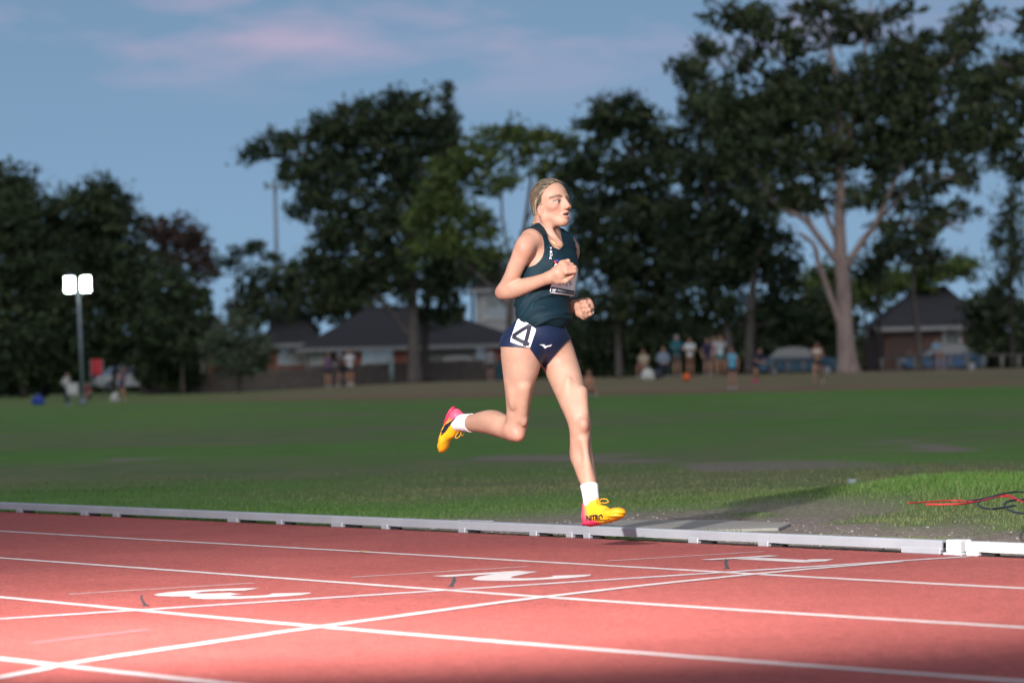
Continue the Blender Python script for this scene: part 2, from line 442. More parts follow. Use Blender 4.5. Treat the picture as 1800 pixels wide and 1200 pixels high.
# ---- aluminium kerb rail in segments, each with its feet
t = NT('brushed_aluminium'); pos = t.coord('Object'); n1 = t.noise(t.map(pos, (1, 1, 30)), 8, 4); n2 = t.noise(pos, 3, 5, .7)
t.set(t.mix(t.ramp(n2, [(.35, 0), (.75, 1)]), (.42, .44, .47), (.33, .35, .38)), t.ramp(n1, [(.3, .42), (.7, .62)]), .25)
t.bump(n1, .15, .002); ALU = t.m
t = NT('white_enamel_rail'); pos = t.coord('Object'); n2 = t.noise(pos, 5, 5, .7)
t.set(t.mix(t.ramp(n2, [(.4, 0), (.75, 1)]), (.62, .62, .62), (.48, .48, .49)), .4); ENAM = t.m
RUB = plain('black_rubber', (.015, .015, .016), .8)
def rail_pt(s, off, z): return tw(*tc(s, -off), z)
def kerb_segment(s0, s1, feet, lab, mat):
    e = empty('kerb_rail', rail_pt((s0 + s1) / 2, .03, 0))
    org = e.location.copy()
    prof = [(.0, .018), (.0, .052), (.004, .057), (.05, .057), (.054, .052), (.054, .018), (.048, .018), (.048, .048), (.006, .048), (.006, .018)]
    n = max(2, int((s1 - s0) / .5) + 1); ss = np.linspace(s0, s1, n); V = []; Fq = []
    for s in ss:
        for (o_, z) in prof: V.append(tuple(rail_pt(s, o_ + .004, z) - org))
    m = len(prof)
    for i in range(n - 1):
        for k in range(m): Fq.append((i * m + k, i * m + (k + 1) % m, (i + 1) * m + (k + 1) % m, (i + 1) * m + k))
    mb = MB().add(V, Fq + [tuple(range(m)), tuple(range((n - 1) * m, n * m))])
    mb.build('rail_profile', mat, e)
    for s, w in feet:
        a = rail_pt(s, .031, 0); b = rail_pt(s + .01, .031, 0); ang = math.atan2(b.y - a.y, b.x - a.x)
        f = MB().box((0, 0, .0135), (w, .062, .026)).build('foot', mat, e)
        f.location = a - org; f.rotation_euler = (0, 0, ang); bevel(f, .003, 1)
        f = MB().box((0, 0, .006), (w * 1.6, .03, .011)).build('foot_pad', RUB, e)
        f.location = rail_pt(s + w * .8, .034, 0) - org; f.rotation_euler = (0, 0, ang)
    tag(e, lab, 'kerb rail', 'kerb rails along the inside lane')
    return e
kerb_segment(-14.0, -4.99, [(-12.6, .1), (-11.2, .1), (-9.9, .1), (-8.72, .07), (-7.84, .08), (-7.43, .07), (-6.04, .11), (-5.53, .06)], 'grey aluminium kerb rail running off at the far left', ALU)
kerb_segment(-4.985, -3.66, [(-4.93, .11), (-4.46, .06), (-3.74, .06)], 'short grey kerb rail between the left joint and the lapped joint plate', ALU)
kerb_segment(-3.655, -.2, [(-3.12, .06), (-2.82, .05), (-2.68, .05), (-1.86, .07), (-1.36, .07), (-.33, .24)], 'bright kerb rail under the runner, ending at the finish line', ALU)
kerb_segment(-.06, 4.5, [(-.02, .07), (1.2, .06), (2.4, .06), (3.4, .06)], 'white kerb rail right of the finish line, running off the right side', ENAM)
p = rail_pt(-.13, .031, 0); a = rail_pt(-.12, .031, 0); ang = math.atan2((a - p).y, (a - p).x)
e = empty('kerb_coupling', p, ang)
bevel(MB().box((0, 0, .036), (.085, .066, .052)).build('sleeve', ENAM, e), .006)
bevel(MB().box((.0, -.012, .006), (.11, .05, .010)).build('foot', ENAM, e), .003)
tag(e, 'white coupling block joining two kerb rails at the finish line', 'coupling')
p = rail_pt(-3.66, .031, 0.0602); e2 = MB().box((0, 0, 0), (.24, .05, .004)).build('joint_plate', ALU); e2.location = p; e2.rotation_euler = (0, 0, math.atan2((rail_pt(-3.6, .031, 0) - p).y, (rail_pt(-3.6, .031, 0) - p).x))
tag(e2, 'thin flat joint plate lying on top of the grey kerb rail', 'plate')

# ---- concrete slab beyond the rail
t = NT('worn_concrete'); pos = t.coord('Object'); n1 = t.noise(pos, 30, 5, .7); n2 = t.noise(pos, 2.5, 5, .6)
c = t.mix(t.ramp(n2, [(.3, 0), (.7, 1)]), (.26, .24, .21), (.36, .34, .30)); c = t.mix(1.0, c, t.ramp(n1, [(.25, .75), (.75, 1.1)]), 'MULTIPLY')
t.set(c, .9); t.bump(n1, .4, .006)
sp = [tw(-3.95, .55), tw(-4.05, 1.2), tw(-3.6, 1.42), tw(-2.95, 1.40), tw(-2.6, 1.05), tw(-2.75, .72), tw(-3.2, .60)]
slab = MB().prism([(p.x, p.y) for p in sp], -.03, .006).build('concrete_slab', t.m); bevel(slab, .008)
tag(slab, 'pale worn concrete slab set in the dirt behind the kerb rail', 'slab')

# ---- grass blades, pebbles (nobody could count them)
def scatter_grass(name, x0, x1, y0, y1, n, hmin, hmax, wid, mat, dens, seed):
    g = np.random.default_rng(seed)
    x = g.uniform(x0, x1, n); y = g.uniform(y0, y1, n)
    keep = g.uniform(0, 1, n) < dens(x, y); x, y = x[keep], y[keep]; n = len(x)
    d, dry, mo = dirt_field(x, y)
    nn = (1 - sstep(30, 45, y)) * sstep(.05, .4, infield(x, y))
    z = zg(x, y) + nn * ((fbm(x * 2.2, y * 2.2, 4, 2) - .5) * .035 + mo * .10 - d * .012) - .004
    h = g.uniform(hmin, hmax, n) * (.55 + .9 * fbm(x * 1.5, y * 1.5, 3, 31)) * (1 + 1.1 * mo); a = g.uniform(0, 2 * np.pi, n); lean = g.uniform(.1, .9, n) * h
    la = g.uniform(0, 2 * np.pi, n); w = wid * g.uniform(.6, 1.3, n)
    ax, ay = np.cos(a) * w, np.sin(a) * w; lx, ly = np.cos(la) * lean, np.sin(la) * lean
    P0 = np.stack([x - ax, y - ay, z], -1); P1 = np.stack([x + ax, y + ay, z], -1)
    P2 = np.stack([x + lx * .35 + ax * .7, y + ly * .35 + ay * .7, z + h * .6], -1)
    P3 = np.stack([x + lx * .35 - ax * .7, y + ly * .35 - ay * .7, z + h * .6], -1)
    P4 = np.stack([x + lx, y + ly, z + h], -1)
    V = np.stack([P0, P1, P2, P3, P4], 1).reshape(-1, 3); b = np.arange(n)[:, None] * 5
    me = mesh_np(name, V, [b + np.array([[0, 1, 2, 3]]), b + np.array([[3, 2, 4]])])
    v = g.uniform(0, 1, n); dr = np.clip(dry * .6 + (g.uniform(0, 1, n) < .14) * .6, 0, 1)
    vcol(me, np.repeat(np.stack([v, dr, mo], -1), 5, 0), 'blade')
    o = obj(name, me, mat); return o
t = NT('grass_blades'); s_ = t.new('SeparateColor'); t.link(t.attr('blade').outputs['Color'], s_.inputs[0])
c = t.mix(s_.outputs[0], (.040, .105, .018), (.085, .180, .035)); c = t.mix(s_.outputs[2], c, (.105, .215, .038))
c = t.mix(s_.outputs[1], c, (.20, .18, .09)); t.set(c, .6, 0, .3)
BLADE = t.m
def dens1(x, y):
    d, dry, mo = dirt_field(x, y); n = infield(x, y)
    T = x * _s + y * _c + TCX
    slabm = ((T > -4.0) & (T < -2.6) & (n > .55) & (n < 1.4)) & (fbm(x * 5, y * 5, 2, 77) < .62)
    return np.where((n > .075) & ~slabm, np.clip(1 - d * 1.5, 0.0, 1) ** 1.5 * (.45 + .55 * sstep(.35, .6, fbm(x * 1.1, y * .9, 4, 40)) + .4 * mo), 0)
tag(scatter_grass('short_grass', -3.6, 4.2, 13.0, 20.5, 230000, .010, .026, .0020, BLADE, dens1, 1), 'short green grass growing beyond the kerb rail', 'grass', kind='stuff')
tag(scatter_grass('mown_grass', -5.0, 6.0, 20.5, 31, 120000, .010, .026, .0030, BLADE, lambda x, y: dens1(x, y) * (1 - sstep(21, 30, y)), 2), 'mown green and straw coloured grass further into the field', 'grass', kind='stuff')
# pebbles
g = np.random.default_rng(5); n = 9000
x = g.uniform(-1.5, 4, n); y = g.uniform(13.2, 20, n); d, dry, mo = dirt_field(x, y)
k = (infield(x, y) > .1) & (g.uniform(0, 1, n) < d ** 2); x, y = x[k], y[k]; n = len(x)
nn = sstep(.05, .4, infield(x, y)); z = nn * ((fbm(x * 2.2, y * 2.2, 4, 2) - .5) * .035 - .012 * d[k])
ico = np.array([(1, 0, 0), (-1, 0, 0), (0, 1, 0), (0, -1, 0), (0, 0, 1), (0, 0, -1)], float); icf = np.array([(0, 2, 4), (2, 1, 4), (1, 3, 4), (3, 0, 4), (2, 0, 5), (1, 2, 5), (3, 1, 5), (0, 3, 5)])
r_ = (.003 + .011 * g.uniform(0, 1, n) ** 6)[:, None, None]
V = np.stack([x, y, z], -1)[:, None, :] + ico[None] * r_ * g.uniform(.5, 1.3, (n, 6, 1)) * np.array([1, 1, .7])
me = mesh_np('pebbles', V.reshape(-1, 3), (np.arange(n)[:, None, None] * 6 + icf[None]).reshape(-1, 3))
vcol(me, np.repeat(g.uniform(.5, 1.5, (n, 1)) * np.array([[.20, .17, .15]]), 6, 0))
t = NT('pebble_stone'); t.set(t.mix(.2, t.attr('col').outputs['Color'], t.noise(t.coord(), 60)), .9)
tag(obj('pebbles', me, t.m), 'loose gravel and soil crumbs on the bare ground', 'gravel', kind='stuff')
# dead leaf by the lane line
leaf = MB().add([(-.03, 0, .006), (-.01, .012, .012), (.03, .004, .008), (.005, -.012, .010)], [(0, 1, 2, 3)]).build('fallen_leaf', plain('dry_leaf', (.35, .24, .10), .8))
leaf.location = tw(*wt(*[c for c in (gx(641, 17.05), 14.6)]) , 0.002); 
_g = at(641, 973, 1.0) - CAM; _t = -CAM.z / _g.z; leaf.location = CAM + _g * _t + Vector((0, 0, .003))
tag(leaf, 'tan dead leaf lying next to the lane line left of the runner', 'leaf')
# ================================================================== implicit-surface modelling
A3 = lambda v: np.array((v[0], v[1], v[2]), float)
class Cone:
    """tapered capsule"""
    def __init__(s, a, b, ra, rb): s.a, s.b, s.ra, s.rb = A3(a), A3(b), ra, rb
    def box(s):
        r = max(s.ra, s.rb); return np.minimum(s.a, s.b) - r, np.maximum(s.a, s.b) + r
    def __call__(s, P):
        d = s.b - s.a; L = d @ d + 1e-12; q = P - s.a; t = np.clip((q @ d) / L, 0, 1)
        q = q - t[:, None] * d
        return np.sqrt(np.einsum('ij,ij->i', q, q)) - (s.ra + (s.rb - s.ra) * t)
class Ell:
    """ellipsoid with axes given as columns of M"""
    def __init__(s, c, r, M=None):
        s.c, s.r = A3(c), np.array(r, float); s.M = np.eye(3) if M is None else np.asarray(M, float)
    def box(s):
        e = np.sqrt(((s.M * s.r) ** 2).sum(1)); return s.c - e, s.c + e
    def __call__(s, P):
        q = (P - s.c) @ s.M; a = q / s.r; k0 = np.sqrt((a * a).sum(1)); b = a / s.r
        k1 = np.sqrt((b * b).sum(1)) + 1e-9
        return k0 * (k0 - 1) / k1
class Group:
    """smooth union of primitives; each item = (prim, k) ; negative k = smooth subtraction"""
    def __init__(s, items):
        s.items = items
        s.bx = [p.box() for p, k in items]
        bs = [b for b, (p, k) in zip(s.bx, items) if k >= 0]
        s.bb = (np.min([b[0] for b in bs], 0), np.max([b[1] for b in bs], 0))
    def box(s): return s.bb
    def __call__(s, P):
        lo, hi = P.min(0), P.max(0); d = np.full(len(P), .25)
        for (p, k), (a, b) in zip(s.items, s.bx):
            m = abs(k) + .03
            if (lo > b + m).any() or (hi < a - m).any(): continue
            e = p(P)
            if k >= 0:
                if k < 1e-6: d = np.minimum(d, e); continue
                h = np.clip(.5 + .5 * (e - d) / k, 0, 1); d = e * (1 - h) + d * h - k * h * (1 - h)
            else:
                k = -k; e = -e; h = np.clip(.5 - .5 * (d - e) / k, 0, 1); d = d * (1 - h) + e * h + k * h * (1 - h)
        return d
class Off:
    """a surface grown by a distance"""
    def __init__(s, g, o): s.g, s.o = g, o
    def box(s): a, b = s.g.box(); return a - s.o, b + s.o
    def __call__(s, P): return s.g(P) - s.o
def chain(pts, k=.012, sub=3):
    """list of (point, radius), smoothly interpolated"""
    if len(pts) > 2 and sub > 1:
        A = np.array([list(p) + [r] for p, r in pts]); o = []
        for i in range(len(A) - 1):
            p0, p1, p2, p3 = A[max(i - 1, 0)], A[i], A[i + 1], A[min(i + 2, len(A) - 1)]
            for j in range(sub):
                u = j / sub
                o.append(.5 * (2 * p1 + (p2 - p0) * u + (2 * p0 - 5 * p1 + 4 * p2 - p3) * u * u + (3 * p1 - p0 - 3 * p2 + p3) * u ** 3))
        o.append(A[-1]); pts = [(a[:3], a[3] * .92 - .0018) for a in o]
    return [(Cone(pts[i][0], pts[i + 1][0], pts[i][1], pts[i + 1][1]), k) for i in range(len(pts) - 1)]
def polygonise(fn, lo, hi, h, post=None):
    """surface nets on a sparse grid -> vertices, quads"""
    lo = np.asarray(lo, float) - 3 * h; hi = np.asarray(hi, float) + 3 * h
    B = 16
    nb = np.ceil((hi - lo) / (h * B)).astype(int); n = nb * B + 1
    vol = np.full(n, .25, np.float32)
    ar = np.arange(B + 1)
    OX = np.stack(np.meshgrid(ar, ar, ar, indexing='ij'), -1).reshape(-1, 3) * h
    bi = np.stack(np.meshgrid(*[np.arange(q) for q in nb], indexing='ij'), -1).reshape(-1, 3)
    cen = lo + (bi + .5) * (h * B)
    # coarse test in slabs, so that culling by bounding boxes still works
    dc = np.empty(len(cen))
    for j in range(0, len(cen), 64): dc[j:j + 64] = fn(cen[j:j + 64])
    act = bi[np.abs(dc) < h * B * 1.5 + .012]
    for b in bi[(np.abs(dc) >= h * B * 1.5 + .012) & (dc < 0)]:
        o = b * B; vol[o[0]:o[0] + B + 1, o[1]:o[1] + B + 1, o[2]:o[2] + B + 1] = -.25
    for b in act:
        o = b * B
        d = fn(lo + o * h + OX)
        vol[o[0]:o[0] + B + 1, o[1]:o[1] + B + 1, o[2]:o[2] + B + 1] = d.reshape(B + 1, B + 1, B + 1)
    ins = vol < 0
    c8 = [ins[i:n[0] - 1 + i, j:n[1] - 1 + j, k:n[2] - 1 + k] for i in (0, 1) for j in (0, 1) for k in (0, 1)]
    anyc = c8[0].copy(); allc = c8[0].copy()
    for c in c8[1:]: anyc |= c; allc &= c
    cells = np.argwhere(anyc & ~allc)
    vid = np.full(n - 1, -1, np.int32); vid[tuple(cells.T)] = np.arange(len(cells))
    corner = [(i, j, k) for i in (0, 1) for j in (0, 1) for k in (0, 1)]
    val = np.stack([vol[tuple((cells + c).T)] for c in corner], 1)
    acc = np.zeros((len(cells), 3)); cnt = np.zeros(len(cells))
    for a in range(8):
        for b in range(a + 1, 8):
            if sum(abs(x - y) for x, y in zip(corner[a], corner[b])) != 1: continue
            va, vb = val[:, a], val[:, b]; m = (va < 0) != (vb < 0)
            t = np.where(m, va / (va - vb + 1e-12), 0)
            p = np.array(corner[a]) + t[:, None] * (np.array(corner[b]) - np.array(corner[a]))
            acc += p * m[:, None]; cnt += m
    V = lo + (cells + acc / np.maximum(cnt, 1)[:, None]) * h
    Q = []
    for ax in range(3):
        sl0 = [slice(None)] * 3; sl1 = [slice(None)] * 3; sl0[ax] = slice(0, n[ax] - 1); sl1[ax] = slice(1, n[ax])
        s0, s1 = ins[tuple(sl0)], ins[tuple(sl1)]
        e = np.argwhere(s0 != s1); u, v = (ax + 1) % 3, (ax + 2) % 3
        ok = (e[:, u] > 0) & (e[:, v] > 0) & (e[:, u] < n[u] - 1) & (e[:, v] < n[v] - 1); e = e[ok]
        def cid(du, dv):
            q = e.copy(); q[:, u] += du; q[:, v] += dv; return vid[tuple(q.T)]
        quad = np.stack([cid(-1, -1), cid(0, -1), cid(0, 0), cid(-1, 0)], 1)
        flip = ~s0[tuple(e.T)]; quad[flip] = quad[flip][:, ::-1]
        Q.append(quad)
    Q = np.concatenate(Q); Q = Q[(Q >= 0).all(1)]
    return V, Q
def relax(V, Q, it=1, lam=.5):
    for _ in range(it):
        s = np.zeros_like(V); c = np.zeros(len(V))
        for a, b in ((0, 1), (1, 2), (2, 3), (3, 0)):
            np.add.at(s, Q[:, a], V[Q[:, b]]); np.add.at(c, Q[:, a], 1)
            np.add.at(s, Q[:, b], V[Q[:, a]]); np.add.at(c, Q[:, b], 1)
        V = V + lam * (s / np.maximum(c, 1)[:, None] - V)
    return V
def vnorm(V, Q):
    n = np.cross(V[Q[:, 2]] - V[Q[:, 0]], V[Q[:, 3 if Q.shape[1] > 3 else 1]] - V[Q[:, 1 if Q.shape[1] > 3 else 0]])
    if Q.shape[1] == 3: n = np.cross(V[Q[:, 1]] - V[Q[:, 0]], V[Q[:, 2]] - V[Q[:, 0]])
    N = np.zeros_like(V)
    for k in range(Q.shape[1]): np.add.at(N, Q[:, k], n)
    return N / (np.linalg.norm(N, axis=1)[:, None] + 1e-12)
def clip_surface(V, Q, f):
    """keep the part of a quad/tri surface where f>0, cut cleanly along f=0; returns V,T"""
    T = np.concatenate([Q[:, [0, 1, 2]], Q[:, [0, 2, 3]]]) if Q.shape[1] == 4 else Q
    pos = f > 0; cnt = pos[T].sum(1)
    tris = [T[cnt == 3]]; newv = []; emap = {}
    def cut(a, b):
        key = (a, b) if a < b else (b, a)
        if key not in emap:
            t = f[a] / (f[a] - f[b]); t = min(max(t, .02), .98)
            emap[key] = len(V) + len(newv); newv.append(V[a] + (V[b] - V[a]) * t)
        return emap[key]
    extra = []
    for tri in T[(cnt == 1) | (cnt == 2)]:
        p = pos[tri]
        if p.sum() == 1:
            i = int(np.argmax(p)); a, b, c = tri[i], tri[(i + 1) % 3], tri[(i + 2) % 3]
            extra.append((a, cut(a, b), cut(a, c)))
        else:
            i = int(np.argmin(p)); a, b, c = tri[i], tri[(i + 1) % 3], tri[(i + 2) % 3]
            ab, ac = cut(a, b), cut(a, c); extra.append((ab, b, c)); extra.append((ab, c, ac))
    W = np.concatenate([V, np.array(newv)]) if newv else V
    T = np.concatenate(tris + ([np.array(extra)] if extra else []))
    used = np.unique(T); re = np.full(len(W), -1); re[used] = np.arange(len(used))
    return W[used], re[T]
def keep_largest(V, T):
    """drop loose islands of a triangle/quad surface"""
    par = np.arange(len(V))
    changed = True; lab = np.arange(len(V))
    for _ in range(200):
        m = lab[T].min(1); new = lab.copy()
        for k in range(T.shape[1]): np.minimum.at(new, T[:, k], m)
        new = new[new]
        if (new == lab).all(): break
        lab = new
    u, c = np.unique(lab[T[:, 0]], return_counts=True); big = u[np.argmax(c)]
    T = T[lab[T[:, 0]] == big]; used = np.unique(T); re = np.full(len(V), -1); re[used] = np.arange(len(used))
    return V[used], re[T]
def shell(name, V, T, mat, parent, thick=.003):
    me = mesh_np(name, V, T, True); o = obj(name, me, mat, parent)
    s = o.modifiers.new('cloth', 'SOLIDIFY'); s.thickness = thick; s.offset = -1
    return o
def frame(f, up):
    """columns: forward, left, up"""
    f = np.asarray(f, float); f /= np.linalg.norm(f); l = np.cross(up, f); l /= np.linalg.norm(l); u = np.cross(f, l)
    return np.stack([f, l, u], 1)
def unit(v): v = np.asarray(v, float); return v / np.linalg.norm(v)
# ================================================================== the runner
D0 = 15.0
def J(px, py, d): return A3(at(px, py, D0 + d))
def P_(px, py, d, r): return (J(px, py, d), r)
ROOT = A3(tw(*wt(J(960, 600, 0)[0], J(960, 600, 0)[1]), 0.0))
# ---- head frame
th, ph = R(47), R(9)
ef = np.array([math.sin(th) * math.cos(ph), -math.cos(th) * math.cos(ph), math.sin(ph)])
HM = frame(ef, (0, 0, 1))
HS = 1.02
HC = J(966, 361, .02)
def H(f, l, u): return HC + HM @ (np.array([f, l, u]) * HS)
def He(f, l, u, r, tilt=0.0):
    M = HM
    if tilt: 
        c, s = math.cos(tilt), math.sin(tilt); M = HM @ np.array([[c, 0, s], [0, 1, 0], [-s, 0, c]])
    return Ell(H(f, l, u), np.array(r) * HS, M)
head = [(He(.000, 0, .032, (.076, .069, .076)), 0),
        (He(.028, 0, .034, (.061, .060, .060)), .02),
        (He(.024, 0, -.026, (.064, .0515, .066)), .02),
        (He(.066, 0, -.083, (.022, .022, .016)), .022)]
for s in (-1, 1):
    head += [(Cone(H(.0, s * .049, -.044), H(.062, s * .010, -.086), .0145 * HS, .0115 * HS), .022),
             (He(.053, s * .0405, -.019, (.024, .0175, .0135)), .018),
             (He(.067, s * .028, .022, (.022, .022, .009)), .012)]
head += [(Cone(H(.084, 0, .014), H(.1090, 0, -.0245), .0066 * HS, .0076 * HS), .016), (He(.088, 0, -.018, (.014, .0135, .022)), .012),
         (He(.103, .0100, -.0305, (.011, .0064, .0064)), .012), (He(.103, -.0100, -.0305, (.011, .0064, .0064)), .012)]
for s in (-1, 1): head += [(He(.099, s * .031, .000, (.017, .017, .0110)), -.010)]
for s in (-1, 1): head += [(He(.0735, s * .031, -.0005, (.0125, .0135, .0125)), .003)]
# lips around an open mouth
lipu = [H(.074, -.0205, -.0565), H(.0925, -.010, -.0500), H(.0955, 0, -.0490), H(.0925, .010, -.0500), H(.074, .0205, -.0565)]
lipl = [H(.074, -.0205, -.0580), H(.0895, -.010, -.0670), H(.0910, 0, -.0685), H(.0895, .010, -.0670), H(.074, .0205, -.0580)]
for L_, r_ in ((lipu, .0036), (lipl, .0044)):
    for i in range(4): head.append((Cone(L_[i], L_[i + 1], r_ * HS * (.7 if i == 0 else 1), r_ * HS * (.7 if i == 3 else 1)), .007))
MOUTH = He(.086, 0, -.0585, (.026, .0150, .0058))
head.append((MOUTH, -.003))
TEETH = He(.073, 0, -.0530, (.012, .0145, .0050))
head.append((TEETH, .001))
for s in (-1, 1):
    head += [(Ell(H(.001, s * .0640, -.022), np.array((.0155, .0075, .0245)) * HS, HM @ np.array([[.94, .30 * s, .17], [-.30 * s, .95, 0], [-.17, 0, .98]])), .005), (He(.006, s * .0715, -.020, (.0080, .005, .0140), .25), -.004)]
head.append((He(.030, 0, -.082, (.030, .026, .014)), .02))
HEAD = Group(head)
# ---- torso
cy, py_ = R(42), R(28)
CM = frame((math.sin(cy), -math.cos(cy), -.10), (.02, 0.02, 1))
PM = frame((math.sin(py_), -math.cos(py_), -.16), (.02, 0, 1))
hipR, hipL = J(917, 612, -.05), J(974, 609, .07)
shR, shL = J(926, 427, -.10), J(1001, 437, .13)
chestC, waistC, pelC = J(966, 470, .02), J(955, 530, .01), J(944, 592, 0)
torso = [(Ell(pelC, (.098, .140, .085), PM), 0),
         (Ell(J(938, 606, .03), (.105, .135, .075), PM), .03),
         (Ell(J(953, 545, .0), (.082, .118, .09), CM), .05),
         (Ell(waistC, (.083, .117, .09), CM), .04),
         (Ell(J(962, 490, .015), (.092, .132, .10), CM), .05),
         (Ell(J(967, 455, .02), (.088, .135, .085), CM), .05),
         (Cone(J(936, 424, -.075), J(994, 432, .11), .045, .042), .035),
         (Cone(J(958, 402, .045), J(930, 418, -.07), .034, .034), .03),
         (Cone(J(964, 404, .06), J(998, 428, .12), .032, .032), .03),
         (Ell(J(978, 468, -.060), (.046, .055, .045), CM), .04), (Ell(J(994, 470, .005), (.040, .048, .042), CM), .04),
         (Cone(J(958, 378, .042), J(963, 415, .045), .0445, .053), .03)]
# sternomastoid and collar bones
torso += [(Cone(J(957, 388, -.022), J(983, 427, -.030), .0125, .010), .022), (Cone(J(983, 430, -.026), J(955, 421, -.070), .010, .010), .022)]
neckhead = [(Cone(J(958, 378, .042), J(957, 366, .042), .0445, .042), .02)]
# ---- legs
legL = chain([P_(974, 612, .07, .090), P_(987, 645, .045, .082), P_(997, 672, .0, .0755), P_(1007, 703, -.055, .0655), P_(1016, 732, -.10, .0545),
              P_(1019.5, 750, -.115, .0485), P_(1020, 768, -.11, .0465), P_(1022, 797, -.095, .0515), P_(1029, 827, -.125, .0450), P_(1035, 850, -.155, .0365), P_(1039.5, 880, -.195, .0320), P_(1041, 903, -.21, .033)])
legL += [(Ell(J(1026, 746, -.150), (.022, .026, .030)), .018), (Ell(J(1014, 798, -.080), (.030, .030, .062)), .012), (Cone(J(1020, 690, -.08), J(1024, 726, -.125), .034, .026), .014)]
legL += [(Cone(J(1027, 775, -.150), J(1037, 850, -.172), .014, .012), .03), (Ell(J(1006, 729, -.095), (.020, .022, .032)), .008), (Ell(J(999, 690, -.07), (.026, .028, .07)), .014)]
legR = chain([P_(917, 612, -.05, .100), P_(916, 640, -.045, .090), P_(913, 668, -.035, .0725), P_(911.5, 695, -.02, .0605), P_(910.5, 722, -.005, .0525),
              P_(908, 745, .01, .0495), P_(905, 757, .015, .050)])
legR += chain([P_(905, 757, .015, .050), P_(891, 752, .07, .052), P_(868, 742.5, .135, .0585), P_(849, 741.5, .20, .0505), P_(833, 743, .26, .0405), P_(814, 742.5, .33, .0355), P_(800, 742, .38, .034)])
legR += [(Ell(J(911, 765, -.012), (.028, .030, .027)), .018), (Ell(J(868, 736, .14), (.048, .04, .030)), .012), (Cone(J(920, 680, -.07), J(916, 735, -.03), .034, .024), .014), (Ell(J(902, 690, -.055), (.026, .03, .075)), .014), (Ell(J(920, 738, -.03), (.018, .02, .028)), .008)]
glute = [(Ell(J(911, 606, .045), (.080, .080, .080)), .03), (Ell(J(950, 606, .10), (.08, .08, .08)), .03)]
# ---- arms
armR = chain([P_(927, 427, -.10, .048), P_(920, 441, -.105, .046), P_(907, 470, -.09, .0385), P_(896, 494, -.06, .0360), P_(886, 512, -.03, .0360)])
armR += chain([P_(885, 512, -.03, .0365), P_(902, 509, -.06, .0405), P_(924, 502, -.10, .0355), P_(948, 494, -.14, .0285), P_(968, 487, -.17, .0265)])
armR += [(Ell(J(922, 436, -.118), (.040, .040, .050)), .008), (Ell(J(880, 515, -.015), (.022, .022, .022)), .02), (Ell(J(904, 472, -.075), (.028, .030, .045)), .012), (Ell(J(906, 503, -.075), (.036, .030, .026)), .012)]
armL = chain([P_(1001, 437, .13, .046), P_(1000, 450, .15, .045), P_(985, 480, .21, .039), P_(968, 512, .26, .035)])
armL += chain([P_(968, 512, .26, .036), P_(982, 522, .22, .038), P_(1000, 533, .16, .031), P_(1012, 539, .115, .0265)])
# ---- fists
def fist(w, hx, hn, side, sc=1.0, curl=0.0, pinky=0.0):
    """w wrist, hx wrist->knuckles, hn back of the hand, side=+1: index finger lies towards hx x hn"""
    hx = unit(hx); hn = np.asarray(hn, float); hn = unit(hn - hx * (hn @ hx)); hs = np.cross(hn, hx) * side
    Q = lambda x, s, n: np.asarray(w) + (hx * x + hs * s + hn * n) * sc
    M = np.stack([hx, hs, hn], 1)
    it = [(Ell(Q(.048, 0, -.004), np.array((.052, .038, .018)) * sc, M), 0), (Cone(Q(.0, 0, 0), Q(.035, 0, 0), .024 * sc, .024 * sc), .02),
          (Ell(Q(.075, .002, 0), np.array((.022, .036, .016)) * sc, M), .012), (Ell(Q(.035, -.026, -.016), np.array((.032, .017, .017)) * sc, M), .012)]
    for i, (x, s, r) in enumerate(((.088, -.0290, .0103), (.0925, -.0095, .0105), (.088, .0100, .0100), (.080, .0280, .0090))):
        L1, L2, L3 = ((.040, .024, .020), (.043, .027, .021), (.040, .025, .020), (.033, .020, .018))[i]
        a1 = R(52 + 4 * i + curl) - (pinky if i == 3 else 0); a2 = a1 + R(95) - (pinky * .6 if i == 3 else 0); a3 = a2 + R(62)
        p0 = Q(x - .006, s, .004); d1 = hx * math.cos(a1) - hn * math.sin(a1); d2 = hx * math.cos(a2) - hn * math.sin(a2); d3 = hx * math.cos(a3) - hn * math.sin(a3)
        p1 = p0 + d1 * L1 * sc; p2 = p1 + d2 * L2 * sc; p3 = p2 + d3 * L3 * sc
        it += [(Cone(p0, p1, r * 1.08 * sc, r * sc), .004), (Cone(p1, p2, r * sc, r * .93 * sc), .001), (Cone(p2, p3, r * .93 * sc, r * .8 * sc), .001)]
    t0, t1, t2, t3 = Q(.020, -.028, -.014), Q(.052, -.044, -.026), Q(.080, -.032, -.042), Q(.092, -.008, -.050)
    it += [(Cone(t0, t1, .0155 * sc, .0125 * sc), .008), (Cone(t1, t2, .0120 * sc, .0105 * sc), .003), (Cone(t2, t3, .0105 * sc, .0085 * sc), .002)]
    return it, Q
ER, UR_, TO = np.array((1, 0, 0.)), np.array((0, 0, 1.)), np.array((0, -1, 0.))      # image right, up, towards the camera
wR = J(968, 487, -.17); kR = J(999, 465, -.215)
fistR, QR = fist(wR, kR - wR, TO * .86 + UR_ * .45 - ER * .25, 1, 1.0, 0, R(26))
wL = J(1012, 539, .115)
fistL, QL = fist(wL, ER * .80 + TO * .62 + UR_ * .02, ER * .62 - TO * .70 + UR_ * .30, -1, .98, 18)
BODY = Group([(Group(torso + glute), 0), (Group([(HEAD, 0), (neckhead[0][0], .018)]), .022), (Group(legL), .03), (Group(legR), .02),
              (Group(armR + fistR), .012), (Group(armL + fistL), .012)])
lo, hi = BODY.box()
V, Q = polygonise(BODY, lo, hi, .0034)
V = relax(V, Q, 1, .4)
V, Q = keep_largest(V, Q)
